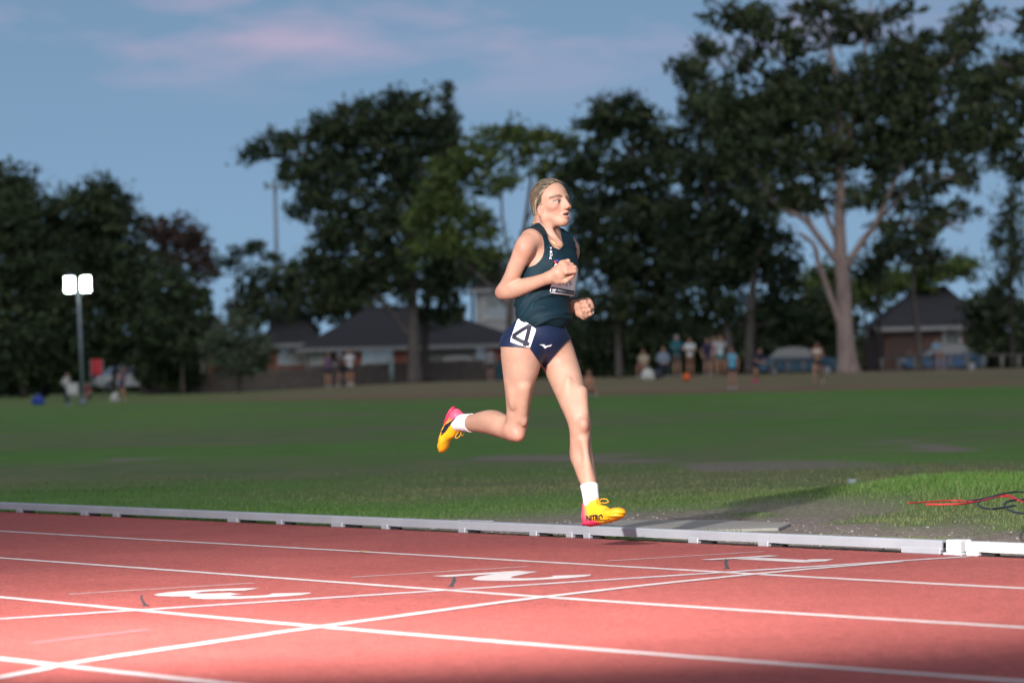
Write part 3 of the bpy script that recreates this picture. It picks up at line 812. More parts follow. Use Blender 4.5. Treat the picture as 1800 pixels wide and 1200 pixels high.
# ---- skin colouring (pigment only: flush, lips, brows, eyes, teeth)
base = np.array((.44, .258, .180)); flush = np.array((.43, .180, .130)); pale = np.array((.49, .312, .228))
C = np.tile(base, (len(V), 1))
def blendc(w, col):
    global C
    w = np.clip(w, 0, 1)[:, None]; C = C * (1 - w) + np.asarray(col) * w
def near_(p, r, soft=.6):
    d = np.linalg.norm(V - p, axis=1); return 1 - sstep(r * (1 - soft), r, d)
blendc(fbm(V[:, 0] * 22 + V[:, 1] * 9, V[:, 2] * 22 + V[:, 1] * 7, 3, 9) * .55 - .1, flush)
for p, r, w in ((J(911, 768, -.03), .075, .55), (J(1027, 746, -.15), .06, .5), (J(880, 515, -.02), .06, .75), (J(915, 432, -.14), .08, .45), (kR, .055, .5), (QL(.1, 0, 0), .06, .4),
                (H(.07, -.045, -.035), .04, .5), (H(.07, .045, -.035), .035, .4), (H(.0, -.062, -.022), .032, .8), (H(.115, 0, -.03), .02, .5)):
    blendc(near_(p, r, .9) * w, flush)
for p, r, w in ((J(918, 660, -.12), .10, .6), (J(990, 660, -.06), .10, .6), (J(1025, 800, -.17), .07, .4)): blendc(near_(p, r, .9) * w, pale)
L = (V - HC) @ HM / HS           # head coordinates f,l,u
inh = (L[:, 0] > .03) & (np.abs(L[:, 1]) < .07) & (np.abs(L[:, 2]) < .12)
lip = np.zeros(len(V))
for L_, r_ in ((lipu, .0075), (lipl, .0085)):
    for i in range(4): lip = np.maximum(lip, 1 - sstep(.0, .003, Cone(L_[i], L_[i + 1], .0048, .0048)(V)))
blendc(lip * inh * .75 * (np.abs(L[:, 1]) < .018), (.52, .22, .19))
mouth = MOUTH(V)
blendc((mouth < .0015) * 1.0 * (L[:, 0] < .089) * inh, (.05, .012, .012))
blendc((TEETH(V) < 0.0012) * 1.0 * (L[:, 2] > -.058) * inh, (.70, .67, .62))
for s in (-1, 1):
    lx = L[:, 1] * s - .031; uz = L[:, 2] - .0005
    eye = (lx / .0150) ** 2 + (uz / .0062) ** 2
    blendc((eye < 1) * .85 * inh, (.40, .31, .27))
    blendc(((lx + .001) ** 2 + uz ** 2 < .0070 ** 2) * (eye < 1) * inh * 1.0, (.06, .055, .05))
    lash = np.abs(uz - .0062 * np.sqrt(np.clip(1 - (lx / .017) ** 2, 0, 1))) < .0030
    blendc(lash * (np.abs(lx) < .0165) * inh * .9, (.055, .035, .03))
    blendc((1 - sstep(.0, .013, np.abs(uz - .011))) * (np.abs(lx) < .02) * inh * .35, (.42, .22, .17))
    by = .0195 + .004 * (1 - ((lx - .004) / .022) ** 2)
    blendc((1 - sstep(.0022, .0052, np.abs(L[:, 2] - by))) * ((lx > -.018) & (lx < .026)) * inh * .95, (.10, .055, .035))
t = NT('skin'); c = t.attr('col').outputs['Color']; pos = t.coord('Object')
n1 = t.noise(pos, 90, 4, .6); n2 = t.noise(pos, 14, 4, .6)
c = t.mix(1.0, c, t.ramp(n2, [(.3, .86), (.7, 1.08)]), 'MULTIPLY')
t.set(c, t.ramp(n2, [(.3, .46), (.7, .62)]), 0, .38)
t.b.inputs['Subsurface Weight'].default_value = .12; t.b.inputs['Subsurface Radius'].default_value = (.012, .005, .003); t.b.inputs['Subsurface Scale'].default_value = 1.0
t.bump(n1, .08, .002); SKIN = t.m
runner = empty('person', ROOT)
OFF = ROOT
me = mesh_np('body', V - OFF, Q, True); vcol(me, C); obj('body', me, SKIN, runner)
tag(runner, 'woman running in dark teal singlet and navy briefs with yellow and pink spikes', 'runner')
# ---- garments
def tri_mesh(name, V, T, mat, parent, smooth=True):
    return obj(name, mesh_np(name, V - OFF, T, smooth), mat, parent)
def bvh(V, T): return BVHTree.FromPolygons([Vector(v) for v in V], [tuple(int(i) for i in t) for t in T])
def ray_px(tree, px, py):
    d = (at(px, py, 10.0) - CAM).normalized(); h = tree.ray_cast(CAM, d); return h[0], h[1]
def dist_px(V, Q, amp): return V + vnorm(V, Q) * amp[:, None]
t = NT('teal_singlet_fabric'); pos = t.coord('Object'); n1 = t.noise(pos, 420, 2, .7); n2 = t.noise(pos, 9, 4, .6)
t.set(t.mix(t.ramp(n2, [(.3, 0), (.7, 1)]), (.0018, .0145, .024), (.0024, .020, .031)), t.ramp(n1, [(.3, .62), (.7, .8)]), 0, .25); t.bump(n1, .25, .001)
TEAL = t.m
t = NT('navy_brief_fabric'); pos = t.coord('Object'); n1 = t.noise(pos, 420, 2, .7)
t.set(t.mix(t.ramp(n1, [(.3, 0), (.7, 1)]), (.004, .010, .036), (.007, .016, .052)), .55, 0, .4); t.bump(n1, .2, .001); NAVY = t.m
# singlet
up_t = torso[2:10] + torso[10:11]
SH = Group([(Off(Group([(torso[2][0], 0)] + up_t[1:]), .007), 0), (Ell(J(955, 556, .0), (.098, .136, .062), CM), .035), (Ell(J(952, 535, .02), (.094, .128, .07), CM), .03)])
lo, hi = SH.box(); lo = lo.copy(); lo[2] = J(950, 612, 0)[2]
Vs, Qs = polygonise(SH, lo, hi, .005); Vs = relax(Vs, Qs, 2, .5); Vs, Qs = keep_largest(Vs, Qs)
al = Vs[:, 0] * math.cos(R(38)) + Vs[:, 2] * math.sin(R(38)) ; ac = -Vs[:, 0] * math.sin(R(38)) + Vs[:, 2] * math.cos(R(38)) + .3 * Vs[:, 1]
rid = 1 - np.abs(2 * fbm(ac * 17 + 3 * fbm(al * 6, ac * 6, 2, 51), al * 3.2, 3, 52) - 1)
zb = J(960, 512, 0)[2]; zc = J(960, 460, 0)[2]
msk = .30 + .70 * (1 - sstep(zb - .03, zc, Vs[:, 2]))
Vs = dist_px(Vs, Qs, (np.clip(rid, 0, 1) ** 4 - .35) * .017 * msk)
ffc = CM[:, 0]; c0 = J(940, 569, 0)
zh = c0[2] - .40 * ((Vs - c0) @ ffc) + .008 * np.sin(al * 40)
f_ = Vs[:, 2] - zh
f_ = np.minimum(f_, np.linalg.norm(Vs - J(917, 431, -.135), axis=1) - .108)
f_ = np.minimum(f_, np.linalg.norm(Vs - J(1010, 433, .165), axis=1) - .088)
f_ = np.minimum(f_, Cone(J(964, 398, .04), J(985, 420, -.075), .052, .046)(Vs))
V1, T1 = clip_surface(Vs, Qs, f_); V1, T1 = keep_largest(V1, T1)
singlet = shell('singlet', V1 - OFF, T1, TEAL, runner, .0035)
singlet['label'] = 'dark teal sleeveless singlet with wrinkled waist'
B1 = bvh(V1, T1)
# briefs
HP = Off(Group([(Group(torso[:4] + glute), 0), (Group(legL[:12]), .03), (Group(legR[:9]), .02)]), .0045)
lo = np.minimum(J(870, 660, -.25), J(870, 660, .3)); hi = np.maximum(J(1015, 540, -.25), J(1015, 540, .3))
Vb, Qb = polygonise(HP, lo, hi, .005); Vb = relax(Vb, Qb, 2, .5)
def plane3(a, b, c, inside):
    n = unit(np.cross(b - a, c - a)); s = 1 if (inside - a) @ n > 0 else -1
    return lambda P: s * ((P - a) @ n)
pr = plane3(J(880, 608, .05), J(930, 613, -.13), J(956, 645, -.06), pelC); pl = plane3(J(1004, 597, .12), J(984, 615, .0), J(956, 645, -.06), pelC)
st = plane3(J(929, 609, -.14), J(956, 646, -.06), J(929, 609, .14), J(985, 590, -.1))
zr = J(900, 610, 0)[2] - .05 * (Vb[:, 0] - J(900, 610, 0)[0]) * 1.6
fr = np.maximum(Vb[:, 2] - zr, st(Vb))
f_ = np.minimum(np.minimum(fr, pl(Vb)), J(950, 546, 0)[2] - Vb[:, 2])
V2, T2 = clip_surface(Vb, Qb, f_); V2, T2 = keep_largest(V2, T2)
briefs = shell('briefs', V2 - OFF, T2, NAVY, runner, .003); briefs['label'] = 'navy racing briefs'
B2 = bvh(V2, T2)
# socks
WHITE = plain('white_cotton', (.80, .80, .80), .9, 0, .06, 40)
def sock(leg, top, nrm, lo, hi):
    V, Qk = polygonise(Off(Group(leg), .0045), lo, hi, .004); V = relax(V, Qk, 1)
    V = V + vnorm(V, Qk) * (.0005 * np.sin((V @ unit(nrm)) * 2 * np.pi / .012))[:, None]
    V, Tk = clip_surface(V, Qk, (V - top) @ unit(nrm)); V, Tk = keep_largest(V, Tk)
    return shell('sock', V - OFF, Tk, WHITE, runner, .003)
a_, b_ = J(1035.5, 853, -.16), J(1041, 903, -.21); sock(legL, a_, b_ - a_, np.minimum(a_, b_) - .06, np.maximum(a_, b_) + .06)
a_, b_ = J(829, 743, .275), J(800, 742, .38); sock(legR, a_, b_ - a_, np.minimum(a_, b_) - .06, np.maximum(a_, b_) + .06)
# ---- shoes
t = NT('knit_shoe_upper'); pos = t.coord('Object'); n1 = t.noise(pos, 260, 2, .7); n2 = t.noise(pos, 30, 4, .6)
c = t.mix(1.0, t.attr('col').outputs['Color'], t.ramp(n2, [(.3, .85), (.7, 1.08)]), 'MULTIPLY')
t.set(c, t.ramp(n1, [(.3, .38), (.7, .55)]), 0, .4); t.bump(n1, .3, .001); SHOE = t.m
INK = plain('dark_navy_print', (.012, .010, .025), .5)
PINK = plain('hot_pink_foam', (.72, .035, .10), .5, 0, .15, 20)
YEL = plain('yellow_plate', (.80, .42, .012), .4, 0, .12, 20)
LACE = plain('orange_lace', (.80, .36, .02), .7)
METAL = plain('steel_spike', (.10, .09, .08), .35, .8)
GREYIN = plain('dark_shoe_lining', (.05, .02, .04), .9)
def shoe(heel, xdir, up, Ls, lab):
    M = frame(xdir, up); k = Ls / .262; heel = heel - M @ (np.array((.05, 0, .085)) * k)      # placed by its ankle
    G_ = lambda x, y, z: heel + M @ (np.array((x, y, z)) * k)
    E_ = lambda x, y, z, r: Ell(G_(x, y, z), np.array(r) * k, M)
    toe = lambda x: .036 * max(0, (x - .13) / .13) ** 1.5
    it = [(E_(.040, 0, .040, (.042, .031, .034)), 0), (Cone(G_(.045, 0, .045), G_(.13, 0, .040), .031 * k, .031 * k), .02),
          (E_(.150, 0, .030 + toe(.15), (.070, .038, .027)), .025), (E_(.195, 0, .024 + toe(.195), (.055, .042, .022)), .02), (E_(.228, .002, .022 + toe(.228), (.034, .034, .019)), .015),
          (Cone(G_(.060, 0, .070), G_(.135, 0, .055), .031 * k, .023 * k), .02), (Cone(G_(.040, 0, .060), G_(.036, 0, .088), .033 * k, .031 * k), .012),
          (Cone(G_(.052, 0, .075), G_(.070, 0, .092), .034 * k, .030 * k), .014),
          (Cone(G_(.048, 0, .088), G_(.060, 0, .125), .0285 * k, .036 * k), -.004)]
    U = Group(it); lo, hi = U.box(); V, Qk = polygonise(U, lo, hi, .003); V = relax(V, Qk, 1); V, Qk = keep_largest(V, Qk)
    X = (V - heel) @ M / k
    yel = np.array((.82, .44, .015)); org = np.array((.80, .25, .008)); pink = np.array((.78, .085, .16))
    w = (1 - sstep(.035, .085, X[:, 0] + .25 * (X[:, 2] - .04)))[:, None]
    w2 = sstep(.15, .25, X[:, 0])[:, None]
    C = (yel * (1 - w2 * .5) + org * w2 * .5) * (1 - w) + pink * w
    ins = (it[-1][0](V) < .002) & (X[:, 2] > .07); C[ins] = (.25, .03, .08)
    me = mesh_np('shoe', V - OFF, Qk, True); vcol(me, C); o = obj('shoe', me, SHOE, runner); o['label'] = lab
    # sole: pink heel foam, yellow spike plate
    for nm, parts, mt in (('heel_foam', [(E_(.045, 0, .010, (.048, .033, .012)), 0), (Cone(G_(.045, 0, .010), G_(.125, 0, .012), .012 * k, .008 * k), .01), (E_(.085, 0, .011, (.05, .030, .010)), .01)], PINK),
                          ('spike_plate', [(E_(.165, 0, .013 + toe(.165), (.055, .038, .010)), 0), (E_(.205, 0, .012 + toe(.205), (.05, .041, .010)), .008), (E_(.238, 0, .013 + toe(.24), (.028, .031, .010)), .008)], YEL)):
        S_ = Group(parts); lo, hi = S_.box(); Vp, Qp = polygonise(S_, lo, hi, .0032); obj(nm, mesh_np(nm, Vp - OFF, Qp, True), mt, o)
    for (x, y) in ((.165, .018), (.165, -.018), (.195, .027), (.200, -.027), (.228, .012), (.228, -.012)):
        p = G_(x, y, .004 + toe(x)); mb = MB(); mb.tube([p + M[:, 2] * .004 - OFF, p - M[:, 2] * .005 - OFF], [.0042, .0018], 7); mb.build('spike', METAL, o, True)
    # laces across the instep and a bow
    for j in range(5):
        x = .082 + .014 * j; zt = .098 - .010 * j
        for sgn in (1, -1):
            mb = MB(); mb.tube([G_(x, sgn * .020, zt - .012) - OFF, G_(x + .006, 0, zt + .003) - OFF, G_(x + .012, -sgn * .020, zt - .020) - OFF], .0022, 6); mb.build('lace', LACE, o, True)
    for sgn in (1, -1):
        loop = [G_(.086, 0, .098), G_(.100, sgn * .012, .112), G_(.122, sgn * .022, .112), G_(.128, sgn * .030, .100), G_(.112, sgn * .022, .096), G_(.090, 0, .097)]
        mb = MB(); mb.tube([v - Vector(OFF) for v in catmull([tuple(q) for q in loop], 5)], .0021, 6); mb.build('lace_loop', LACE, o, True)
    return o, bvh(V, np.concatenate([Qk[:, :3], Qk[:, [0, 2, 3]]])), G_
shoeL, BL, GL = shoe(J(1039.5, 889, -.20), np.array((.150, -.185, .022)), np.array((-.25, .55, 1.0)), .262, 'front shoe, yellow with pink heel, lettered side, spike plate showing')
shoeR, BR, GR = shoe(J(811, 742, .35), np.array((-.085, .10, -.19)), np.array((.9, -.5, -.35)), .228, 'trailing shoe hanging toe down, yellow with pink heel and dark curved stripe')
# ---- printed marks laid on the cloth and shoes
def decal(name, polys, tree, off, mat, parent, sub=2, fit=None):
    """polys: outlines in photograph pixels, laid on the surface behind them"""
    bm = bmesh.new()
    for poly in polys:
        vs_ = [bm.verts.new((x, y, 0)) for x, y in poly]; bm.faces.new(vs_)
    bmesh.ops.triangulate(bm, faces=bm.faces[:])
    if sub: bmesh.ops.subdivide_edges(bm, edges=bm.edges[:], cuts=sub, use_grid_fill=True)
    bmesh.ops.triangulate(bm, faces=bm.faces[:])
    co = [tuple(v.co) for v in bm.verts]; fs = [tuple(v.index for v in f.verts) for f in bm.faces]; bm.verts.index_update()
    fs = [tuple(v.index for v in f.verts) for f in bm.faces]; bm.free()
    return lay(name, co, fs, tree, off, mat, parent)
def lay(name, co, fs, tree, off, mat, parent):
    pts = []; 
    for (x, y, _) in co:
        h, n = ray_px(tree, x, y)
        pts.append(None if h is None else h + (CAM - h).normalized() * off)
    miss = [p is None for p in pts]
    good = [(c, p) for c, p in zip(co, pts) if p is not None]
    if not good: return None
    for i, p in enumerate(pts):
        if p is None:
            c, q = min(good, key=lambda g: (g[0][0] - co[i][0]) ** 2 + (g[0][1] - co[i][1]) ** 2)
            pts[i] = at(co[i][0], co[i][1], (q - CAM).dot(FW))
    fs = [f for f in fs if sum(miss[i] for i in f) == 0] or fs
    return obj(name, mesh_np(name, np.array([tuple(p) for p in pts]) - OFF, np.array(fs)), mat, parent)
def text_px(s, quad, offset=0.0):
    """text outline mapped into a pixel quad TL,TR,BR,BL -> verts, faces"""
    me, co = text_mesh(s, offset); bm = bmesh.new(); bm.from_mesh(me); bmesh.ops.triangulate(bm, faces=bm.faces[:])
    bmesh.ops.subdivide_edges(bm, edges=[e for e in bm.edges if e.calc_length() > .25], cuts=2); bmesh.ops.triangulate(bm, faces=bm.faces[:])
    bm.verts.index_update(); co = np.array([tuple(v.co) for v in bm.verts]); fs = [tuple(v.index for v in f.verts) for f in bm.faces]; bm.free(); bpy.data.meshes.remove(me)
    mn, mx = co.min(0), co.max(0); u = (co[:, 0] - mn[0]) / (mx[0] - mn[0]); v = (co[:, 1] - mn[1]) / (mx[1] - mn[1])
    TL, TR, BR_, BL_ = [np.array(q, float) for q in quad]
    P = ((1 - u) * (v))[:, None] * TL + (u * v)[:, None] * TR + (u * (1 - v))[:, None] * BR_ + ((1 - u) * (1 - v))[:, None] * BL_
    return [(a, b, 0) for a, b in P], fs
def band(P, w):
    """thick polyline outline as quads"""
    out = []; P = [Vector((*p, 0)) for p in P]
    L_, R2 = [], []
    for i, p in enumerate(P):
        d = (P[min(i + 1, len(P) - 1)] - P[max(i - 1, 0)]).normalized(); s = Vector((-d.y, d.x, 0)) * w / 2
        L_.append(p + s); R2.append(p - s)
    return [[(a.x, a.y) for a in (L_[i], L_[i + 1], R2[i + 1], R2[i])] for i in range(len(P) - 1)]
WPRINT = plain('white_print', (.75, .76, .78), .6, 0, .08)
CARD = plain('white_card', (.80, .80, .80), .55, 0, .05, 12)
zq = lambda pts, x0, y0, k: [(x0 + a * k, y0 + b * k) for a, b in pts]
# hip number card
card = [(370, 150), (400, 150), (705, 375), (705, 420), (590, 755), (480, 735), (200, 640), (205, 560), (250, 430), (330, 200)]
hip = decal('hip_number_card', [zq(card, 880, 545, .0875)], B2, .006, CARD, runner, 3); hip['label'] = 'white card with black 4 on the hip'
four = band(zq([(590, 300), (415, 405), (245, 520)], 880, 545, .0875), 6.4) + band(zq([(232, 525), (400, 615), (572, 690)], 880, 545, .0875), 6.8)
four2 = band(zq([(590, 300), (535, 520), (475, 722)], 880, 545, .0875), 6.6)
decal('number', four, B2, .0085, INK, hip, 1); decal('number', four2, B2, .0092, INK, hip, 1)
bird = [(775, 690), (880, 685), (862, 703), (905, 716), (985, 706), (1040, 685), (1005, 726), (925, 742), (907, 772), (882, 766), (862, 737), (835, 712)]
decal('emblem', [zq(bird, 880, 545, .0875)], B2, .004, WPRINT, briefs, 1)
# race bib: a stiff paper sheet fitted to the chest
TLb, TRb, BRb, BLb = [np.array(q, float) for q in ((975, 463), (1016.5, 471), (1009.5, 521), (966, 514.5))]
def bib_px(u, v): return (1 - u) * (1 - v) * TLb + u * (1 - v) * TRb + u * v * BRb + (1 - u) * v * BLb
rows, rhs = [], []
for u in np.linspace(0, 1, 14):
    for v in np.linspace(0, 1, 14):
        q = bib_px(u, v); h, n = ray_px(B1, *q)
        if h is not None and n.dot(FW) < -.25: rows.append((1, u, v, u * u, u * v, v * v)); rhs.append((h - CAM).dot(FW))
sol = np.linalg.lstsq(np.array(rows), np.array(rhs), rcond=None)[0]
res_ = np.array(rhs) - np.array(rows) @ sol
lift_ = -res_.min() + .003
def bib(u, v, off=0.0):
    dep = float(np.dot((1, u, v, u * u, u * v, v * v), sol)) - min(lift_, .014) - off
    q = bib_px(u, v); return np.array(tuple(at(q[0], q[1], dep))) - OFF
def bib_grid(name, u0, u1, v0, v1, off, mat, parent, n=10, rc=0.0):
    us, vs2 = np.linspace(u0, u1, n), np.linspace(v0, v1, n)
    V = [bib(u if not rc else u + (.5 - u) * rc * max(0, abs(v - .5) * 2 - .9) * 2, v, off) for v in vs2 for u in us]
    i = np.arange(n * n).reshape(n, n); Qk = np.stack([i[:-1, :-1], i[:-1, 1:], i[1:, 1:], i[1:, :-1]], -1).reshape(-1, 4)
    return obj(name, mesh_np(name, np.array(V), Qk, True), mat, parent)
PAPER = plain('bib_paper', (.86, .86, .88), .5, 0, .04, 12)
bb = bib_grid('race_bib', 0, 1, 0, 1, 0, PAPER, runner, 16, .3); s = bb.modifiers.new('paper', 'SOLIDIFY'); s.thickness = .0008
bb['label'] = 'white paper race bib with navy strip'
BIBNAVY = plain('bib_navy_ink', (.010, .030, .065), .5)
bib_grid('printed_strip', .03, .985, .80, .955, .0035, BIBNAVY, bb, 16)
def bib_text(s, u0, u1, v0, v1, off, mat, offs=0.0, shear=0.0):
    co, fs = text_px(s, ((u0 + shear, v0), (u1 + shear, v0), (u1, v1), (u0, v1)), offs)
    return obj('lettering', mesh_np('lettering', np.array([bib(a, b, off) for a, b, _ in co]), np.array(fs)), mat, bb)
bib_text('Athletics', .30, .66, .825, .895, .0050, WPRINT, .01)
bib_text('australia', .68, .96, .845, .905, .0050, plain('grey_print', (.45, .48, .52), .6), .0)
bib_text('victoria', .42, .60, .912, .94, .0050, plain('grey_print', (.45, .48, .52), .6), .0)
bib_text('2129', .30, .82, .50, .68, .0035, INK, -.012)
for q in ((.10, .84, .11, .93), (.16, .83, .18, .94), (.20, .84, .22, .88)):    # emblem strokes at the strip's left end
    bib_grid('emblem', q[0], q[2] + .03, q[1], q[3], .0050, WPRINT, bb, 3)
for (u, v) in ((.03, .03), (.97, .03), (.03, .97), (.97, .97)):
    mb = MB(); p = bib(u, v, .002); mb.tube([p + np.array((-.006, 0, .002)), p + np.array((.006, -.001, -.002))], .001, 5); mb.build('safety_pin', METAL, bb)
# letters down the strap, small red and blue badge
for ch, (x0, y0, x1, y1) in (('Y', (965.8, 434.2, 970.8, 438.8)), ('S', (966.4, 440.6, 970.8, 444.6)), ('U', (966.8, 446.2, 971.0, 450.0)), ('R', (966.0, 451.6, 970.2, 455.2))):
    co, fs = text_px(ch, ((x0, y0), (x1, y0), (x1, y1), (x0, y1)), .03); lay('letter', co, fs, B1, .004, WPRINT, singlet)
decal('badge', [zq([(205, 425), (230, 405), (255, 440), (250, 470), (215, 465)], 955, 420, .0916)], B1, .004, plain('red_badge', (.55, .05, .03), .6), singlet, 1)
decal('badge', [zq([(232, 395), (290, 395), (300, 430), (262, 440)], 955, 420, .0916)], B1, .004, plain('blue_badge', (.02, .05, .35), .6), singlet, 1)
# shoe prints
strip = [(205, 765), (212, 695), (275, 588), (312, 602), (352, 588), (435, 495), (555, 375), (485, 475), (395, 585), (330, 685), (268, 738)]
decal('curved_stripe', [zq(strip, 750, 690, .1)], BR, .004, INK, shoeR, 2)
co, fs = text_px('NITRO', zq([(465, 790), (738, 765), (732, 870), (472, 885)], 980, 820, .1083), .05); lay('lettering', co, fs, BL, .003, INK, shoeL)
for j in range(4):
    y = 800 + 22 * j; decal('speed_line', [zq([(438 + 6 * j, y), (480, y - 4), (480, y + 9)], 980, 820, .1083)], BL, .003, INK, shoeL, 1)
decal('side_line', [zq([(415, 945), (480, 935), (550, 938), (480, 948), (415, 970)], 980, 820, .1083)], BL, .003, INK, shoeL, 1)
# ---- hair drawn back into a low bun
t = NT('ash_blonde_hair'); c = t.attr('col').outputs['Color']; n1 = t.noise(t.coord('Object'), 400, 2, .6)
t.set(t.mix(1.0, c, t.ramp(n1, [(.3, .7), (.7, 1.15)]), 'MULTIPLY'), .42, 0, .5); HAIR = t.m
dk, bl, ash = np.array((.045, .031, .022)), np.array((.33, .255, .170)), np.array((.10, .073, .052))
fa = unit(np.array((.075, 0, .075)) - np.array((-.078, 0, -.064))); fm = np.cross(fa, (0, 1, 0))
def flow(L): 
    q = L - np.array((-.078, 0, -.064)); return np.arctan2(q[:, 1], np.abs(q @ fm) + .03)
cap = Group([(He(.000, 0, .032, (.0825, .0755, .0830)), 0), (He(.026, 0, .036, (.066, .066, .0655)), .02), (He(-.046, 0, -.020, (.034, .046, .038)), .03)])
lo, hi = cap.box(); Vc, Qc = polygonise(cap, lo, hi, .004)
Lh = (Vc - HC) @ HM / HS
fh = .014 + .18 * Lh[:, 2] + 4.6 * Lh[:, 2] ** 2 * np.sign(np.clip(Lh[:, 2], 0, 1)) + .004 * (fbm(Lh[:, 1] * 200 + 30, Lh[:, 2] * 200 + 30, 2, 6) - .5)
f_ = fh - Lh[:, 0]
f_ = np.minimum(f_, Lh[:, 2] + .006 + np.clip(-.022 - Lh[:, 0], 0, 1) * 1.9)
ang = flow(Lh)
Vc = Vc + vnorm(Vc, Qc) * (.0006 * np.sin(ang * 38 + 2 * fbm(ang * 3 + 9, Lh[:, 0] * 10 + 9, 2, 5)) + .0004 * np.sin(ang * 83))[:, None]
V3, T3 = clip_surface(Vc, Qc, f_); V3, T3 = keep_largest(V3, T3)
Lc = (V3 - HC) @ HM / HS; ang = flow(Lc)
w = fbm(ang * 14 + 20, Lc[:, 0] * 3 + 5, 3, 61)[:, None]; w2 = sstep(.52, .75, w); w1 = sstep(.25, .5, w)
C = dk * (1 - w1) + ash * w1; C = C * (1 - w2) + bl * w2
me = mesh_np('hair', V3 - OFF, T3, True); vcol(me, C); hair = obj('hair', me, HAIR, runner); s = hair.modifiers.new('thick', 'SOLIDIFY'); s.thickness = .004; s.offset = -1
hair['label'] = 'ash blonde hair pulled back into a low bun'
BH = bvh(V3, T3)
bunc = (-.078, -.004, -.064)
mb = MB(); cols = []
g = np.random.default_rng(3)
for i in range(420):
    a = g.uniform(-1.9, 1.9); u0 = .025 + .062 * math.cos(a * .78); l0 = .068 * math.sin(a * .83)
    f0 = .012 + .18 * u0 + 4.6 * max(u0, 0) ** 2 - g.uniform(0, .035)
    P0 = np.array((f0, l0, u0)); P1 = np.array(bunc) + g.normal(0, .008, 3)
    pts = []
    for j in range(13):
        k = j / 12; p = P0 * (1 - k) + P1 * k; p = p + np.array((-.01, 0, .045)) * math.sin(k * math.pi) * .6
        c_ = np.array((-.004, 0, .02)); d = p - c_; n_ = d / np.linalg.norm(d)
        hit = BH.ray_cast(Vector(H(*(c_ + n_ * .2))), Vector(HM @ (-n_)), .2)[0]
        q = (np.array(tuple(hit)) + HM @ n_ * (.0008 + .0012 * g.uniform()) if hit is not None and k < .93 else H(*p))
        pts.append(q - OFF)
    n0 = len(mb.v); mb.tube(pts, [.0003] + [.0006] * 11 + [.0004], 4, False)
    w = g.uniform(); cc = (dk if w < .2 else ash if w < .7 else bl * .8) * g.uniform(.75, 1.2); cols += [cc] * (len(mb.v) - n0)
me = mb.mesh('hair_strands', True); vcol(me, np.array(cols)); hs_ = obj('hair_strands', me, HAIR, hair); hs_['kind'] = 'stuff'
bun = []
for i in range(16):
    v = g.normal(0, 1, 3); v = v / np.linalg.norm(v) * np.array((.014, .020, .019)); bun.append((Ell(H(*(np.array(bunc) + v)), np.array((.010, .012, .010)) * g.uniform(.8, 1.25), HM), .005))
bun.append((He(*bunc, (.018, .022, .022)), .004)); bun.append((He(-.062, 0, -.046, (.022, .026, .022)), .012))
BU = Group(bun); lo, hi = BU.box(); Vu, Qu = polygonise(BU, lo, hi, .003)
Lu = (Vu - HC) @ HM / HS - np.array(bunc); sp_ = np.arctan2(Lu[:, 2], Lu[:, 0]) * 3 + np.linalg.norm(Lu, axis=1) * 320
w = (.5 + .5 * np.sin(sp_ + 5 * fbm(Lu[:, 0] * 60 + 9, Lu[:, 2] * 60 + 9, 2, 71)))[:, None]
Vu = Vu + vnorm(Vu, Qu) * (w[:, 0] * .002)[:, None]
me = mesh_np('bun', Vu - OFF, Qu, True); vcol(me, ash * .7 * (1 - w) + bl * w); obj('bun', me, HAIR, hair)
# ---- small things she wears
GOLD = plain('gold_chain', (.75, .52, .22), .25, 1.0)
BB = bvh(V[:0], []) if 0 else None
mb = MB(); MB()
neck = [J(946, 404, -.03), J(956, 412, -.055), J(968, 422, -.062), J(981, 433, -.068), J(988, 434, -.058), J(992, 427, -.035)]
mb.tube([v - Vector(OFF) for v in catmull([tuple(q) for q in neck], 6)], .0011, 5); mb.build('necklace', GOLD, runner, True)
wv = unit(J(1012, 539, .115) - J(1000, 533, .16)); wc = J(1006.5, 536.5, .135); a1 = unit(np.cross(wv, (0, 0, 1))); a2 = np.cross(wv, a1)
mb = MB(); ring = [wc + (a1 * math.cos(q) + a2 * math.sin(q)) * .0305 - OFF for q in np.linspace(0, 2 * math.pi, 25)]
mb.tube(ring, .006, 6, False); mb.build('wristband', INK, runner, True)
hx_ = unit(QL(1, 0, 0) - QL(0, 0, 0)); hn_ = unit(QL(0, 0, 1) - QL(0, 0, 0)); fd_ = hx_ * math.cos(R(70)) - hn_ * math.sin(R(70)); fp = QL(.082, -.029, .004) + fd_ * .014
mb = MB(); mb.tube([fp - OFF, fp + fd_ * .012 - OFF], [.0112, .0111], 14); mb.build('finger_tape', WPRINT, runner, True)
# ================================================================== trees and shrubs
def leaf_mat(name, c1, c2, c3):
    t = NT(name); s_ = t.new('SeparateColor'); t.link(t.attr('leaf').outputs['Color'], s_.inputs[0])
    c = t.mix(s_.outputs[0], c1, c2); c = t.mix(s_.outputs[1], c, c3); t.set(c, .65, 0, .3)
    t.b.inputs['Transmission Weight'].default_value = 0.0
    return t.m
LEAF = {'dark': leaf_mat('dark_evergreen_leaves', (.018, .031, .015), (.036, .056, .022), (.075, .095, .034)),
        'green': leaf_mat('gum_leaves', (.050, .080, .020), (.090, .130, .030), (.150, .180, .050)),
        'mid': leaf_mat('olive_leaves', (.022, .036, .016), (.048, .066, .025), (.095, .110, .045)),
        'brown': leaf_mat('russet_leaves', (.050, .034, .028), (.085, .055, .046), (.060, .050, .030)),
        'grey': leaf_mat('grey_green_leaves', (.050, .072, .045), (.080, .105, .060), (.100, .120, .075))}
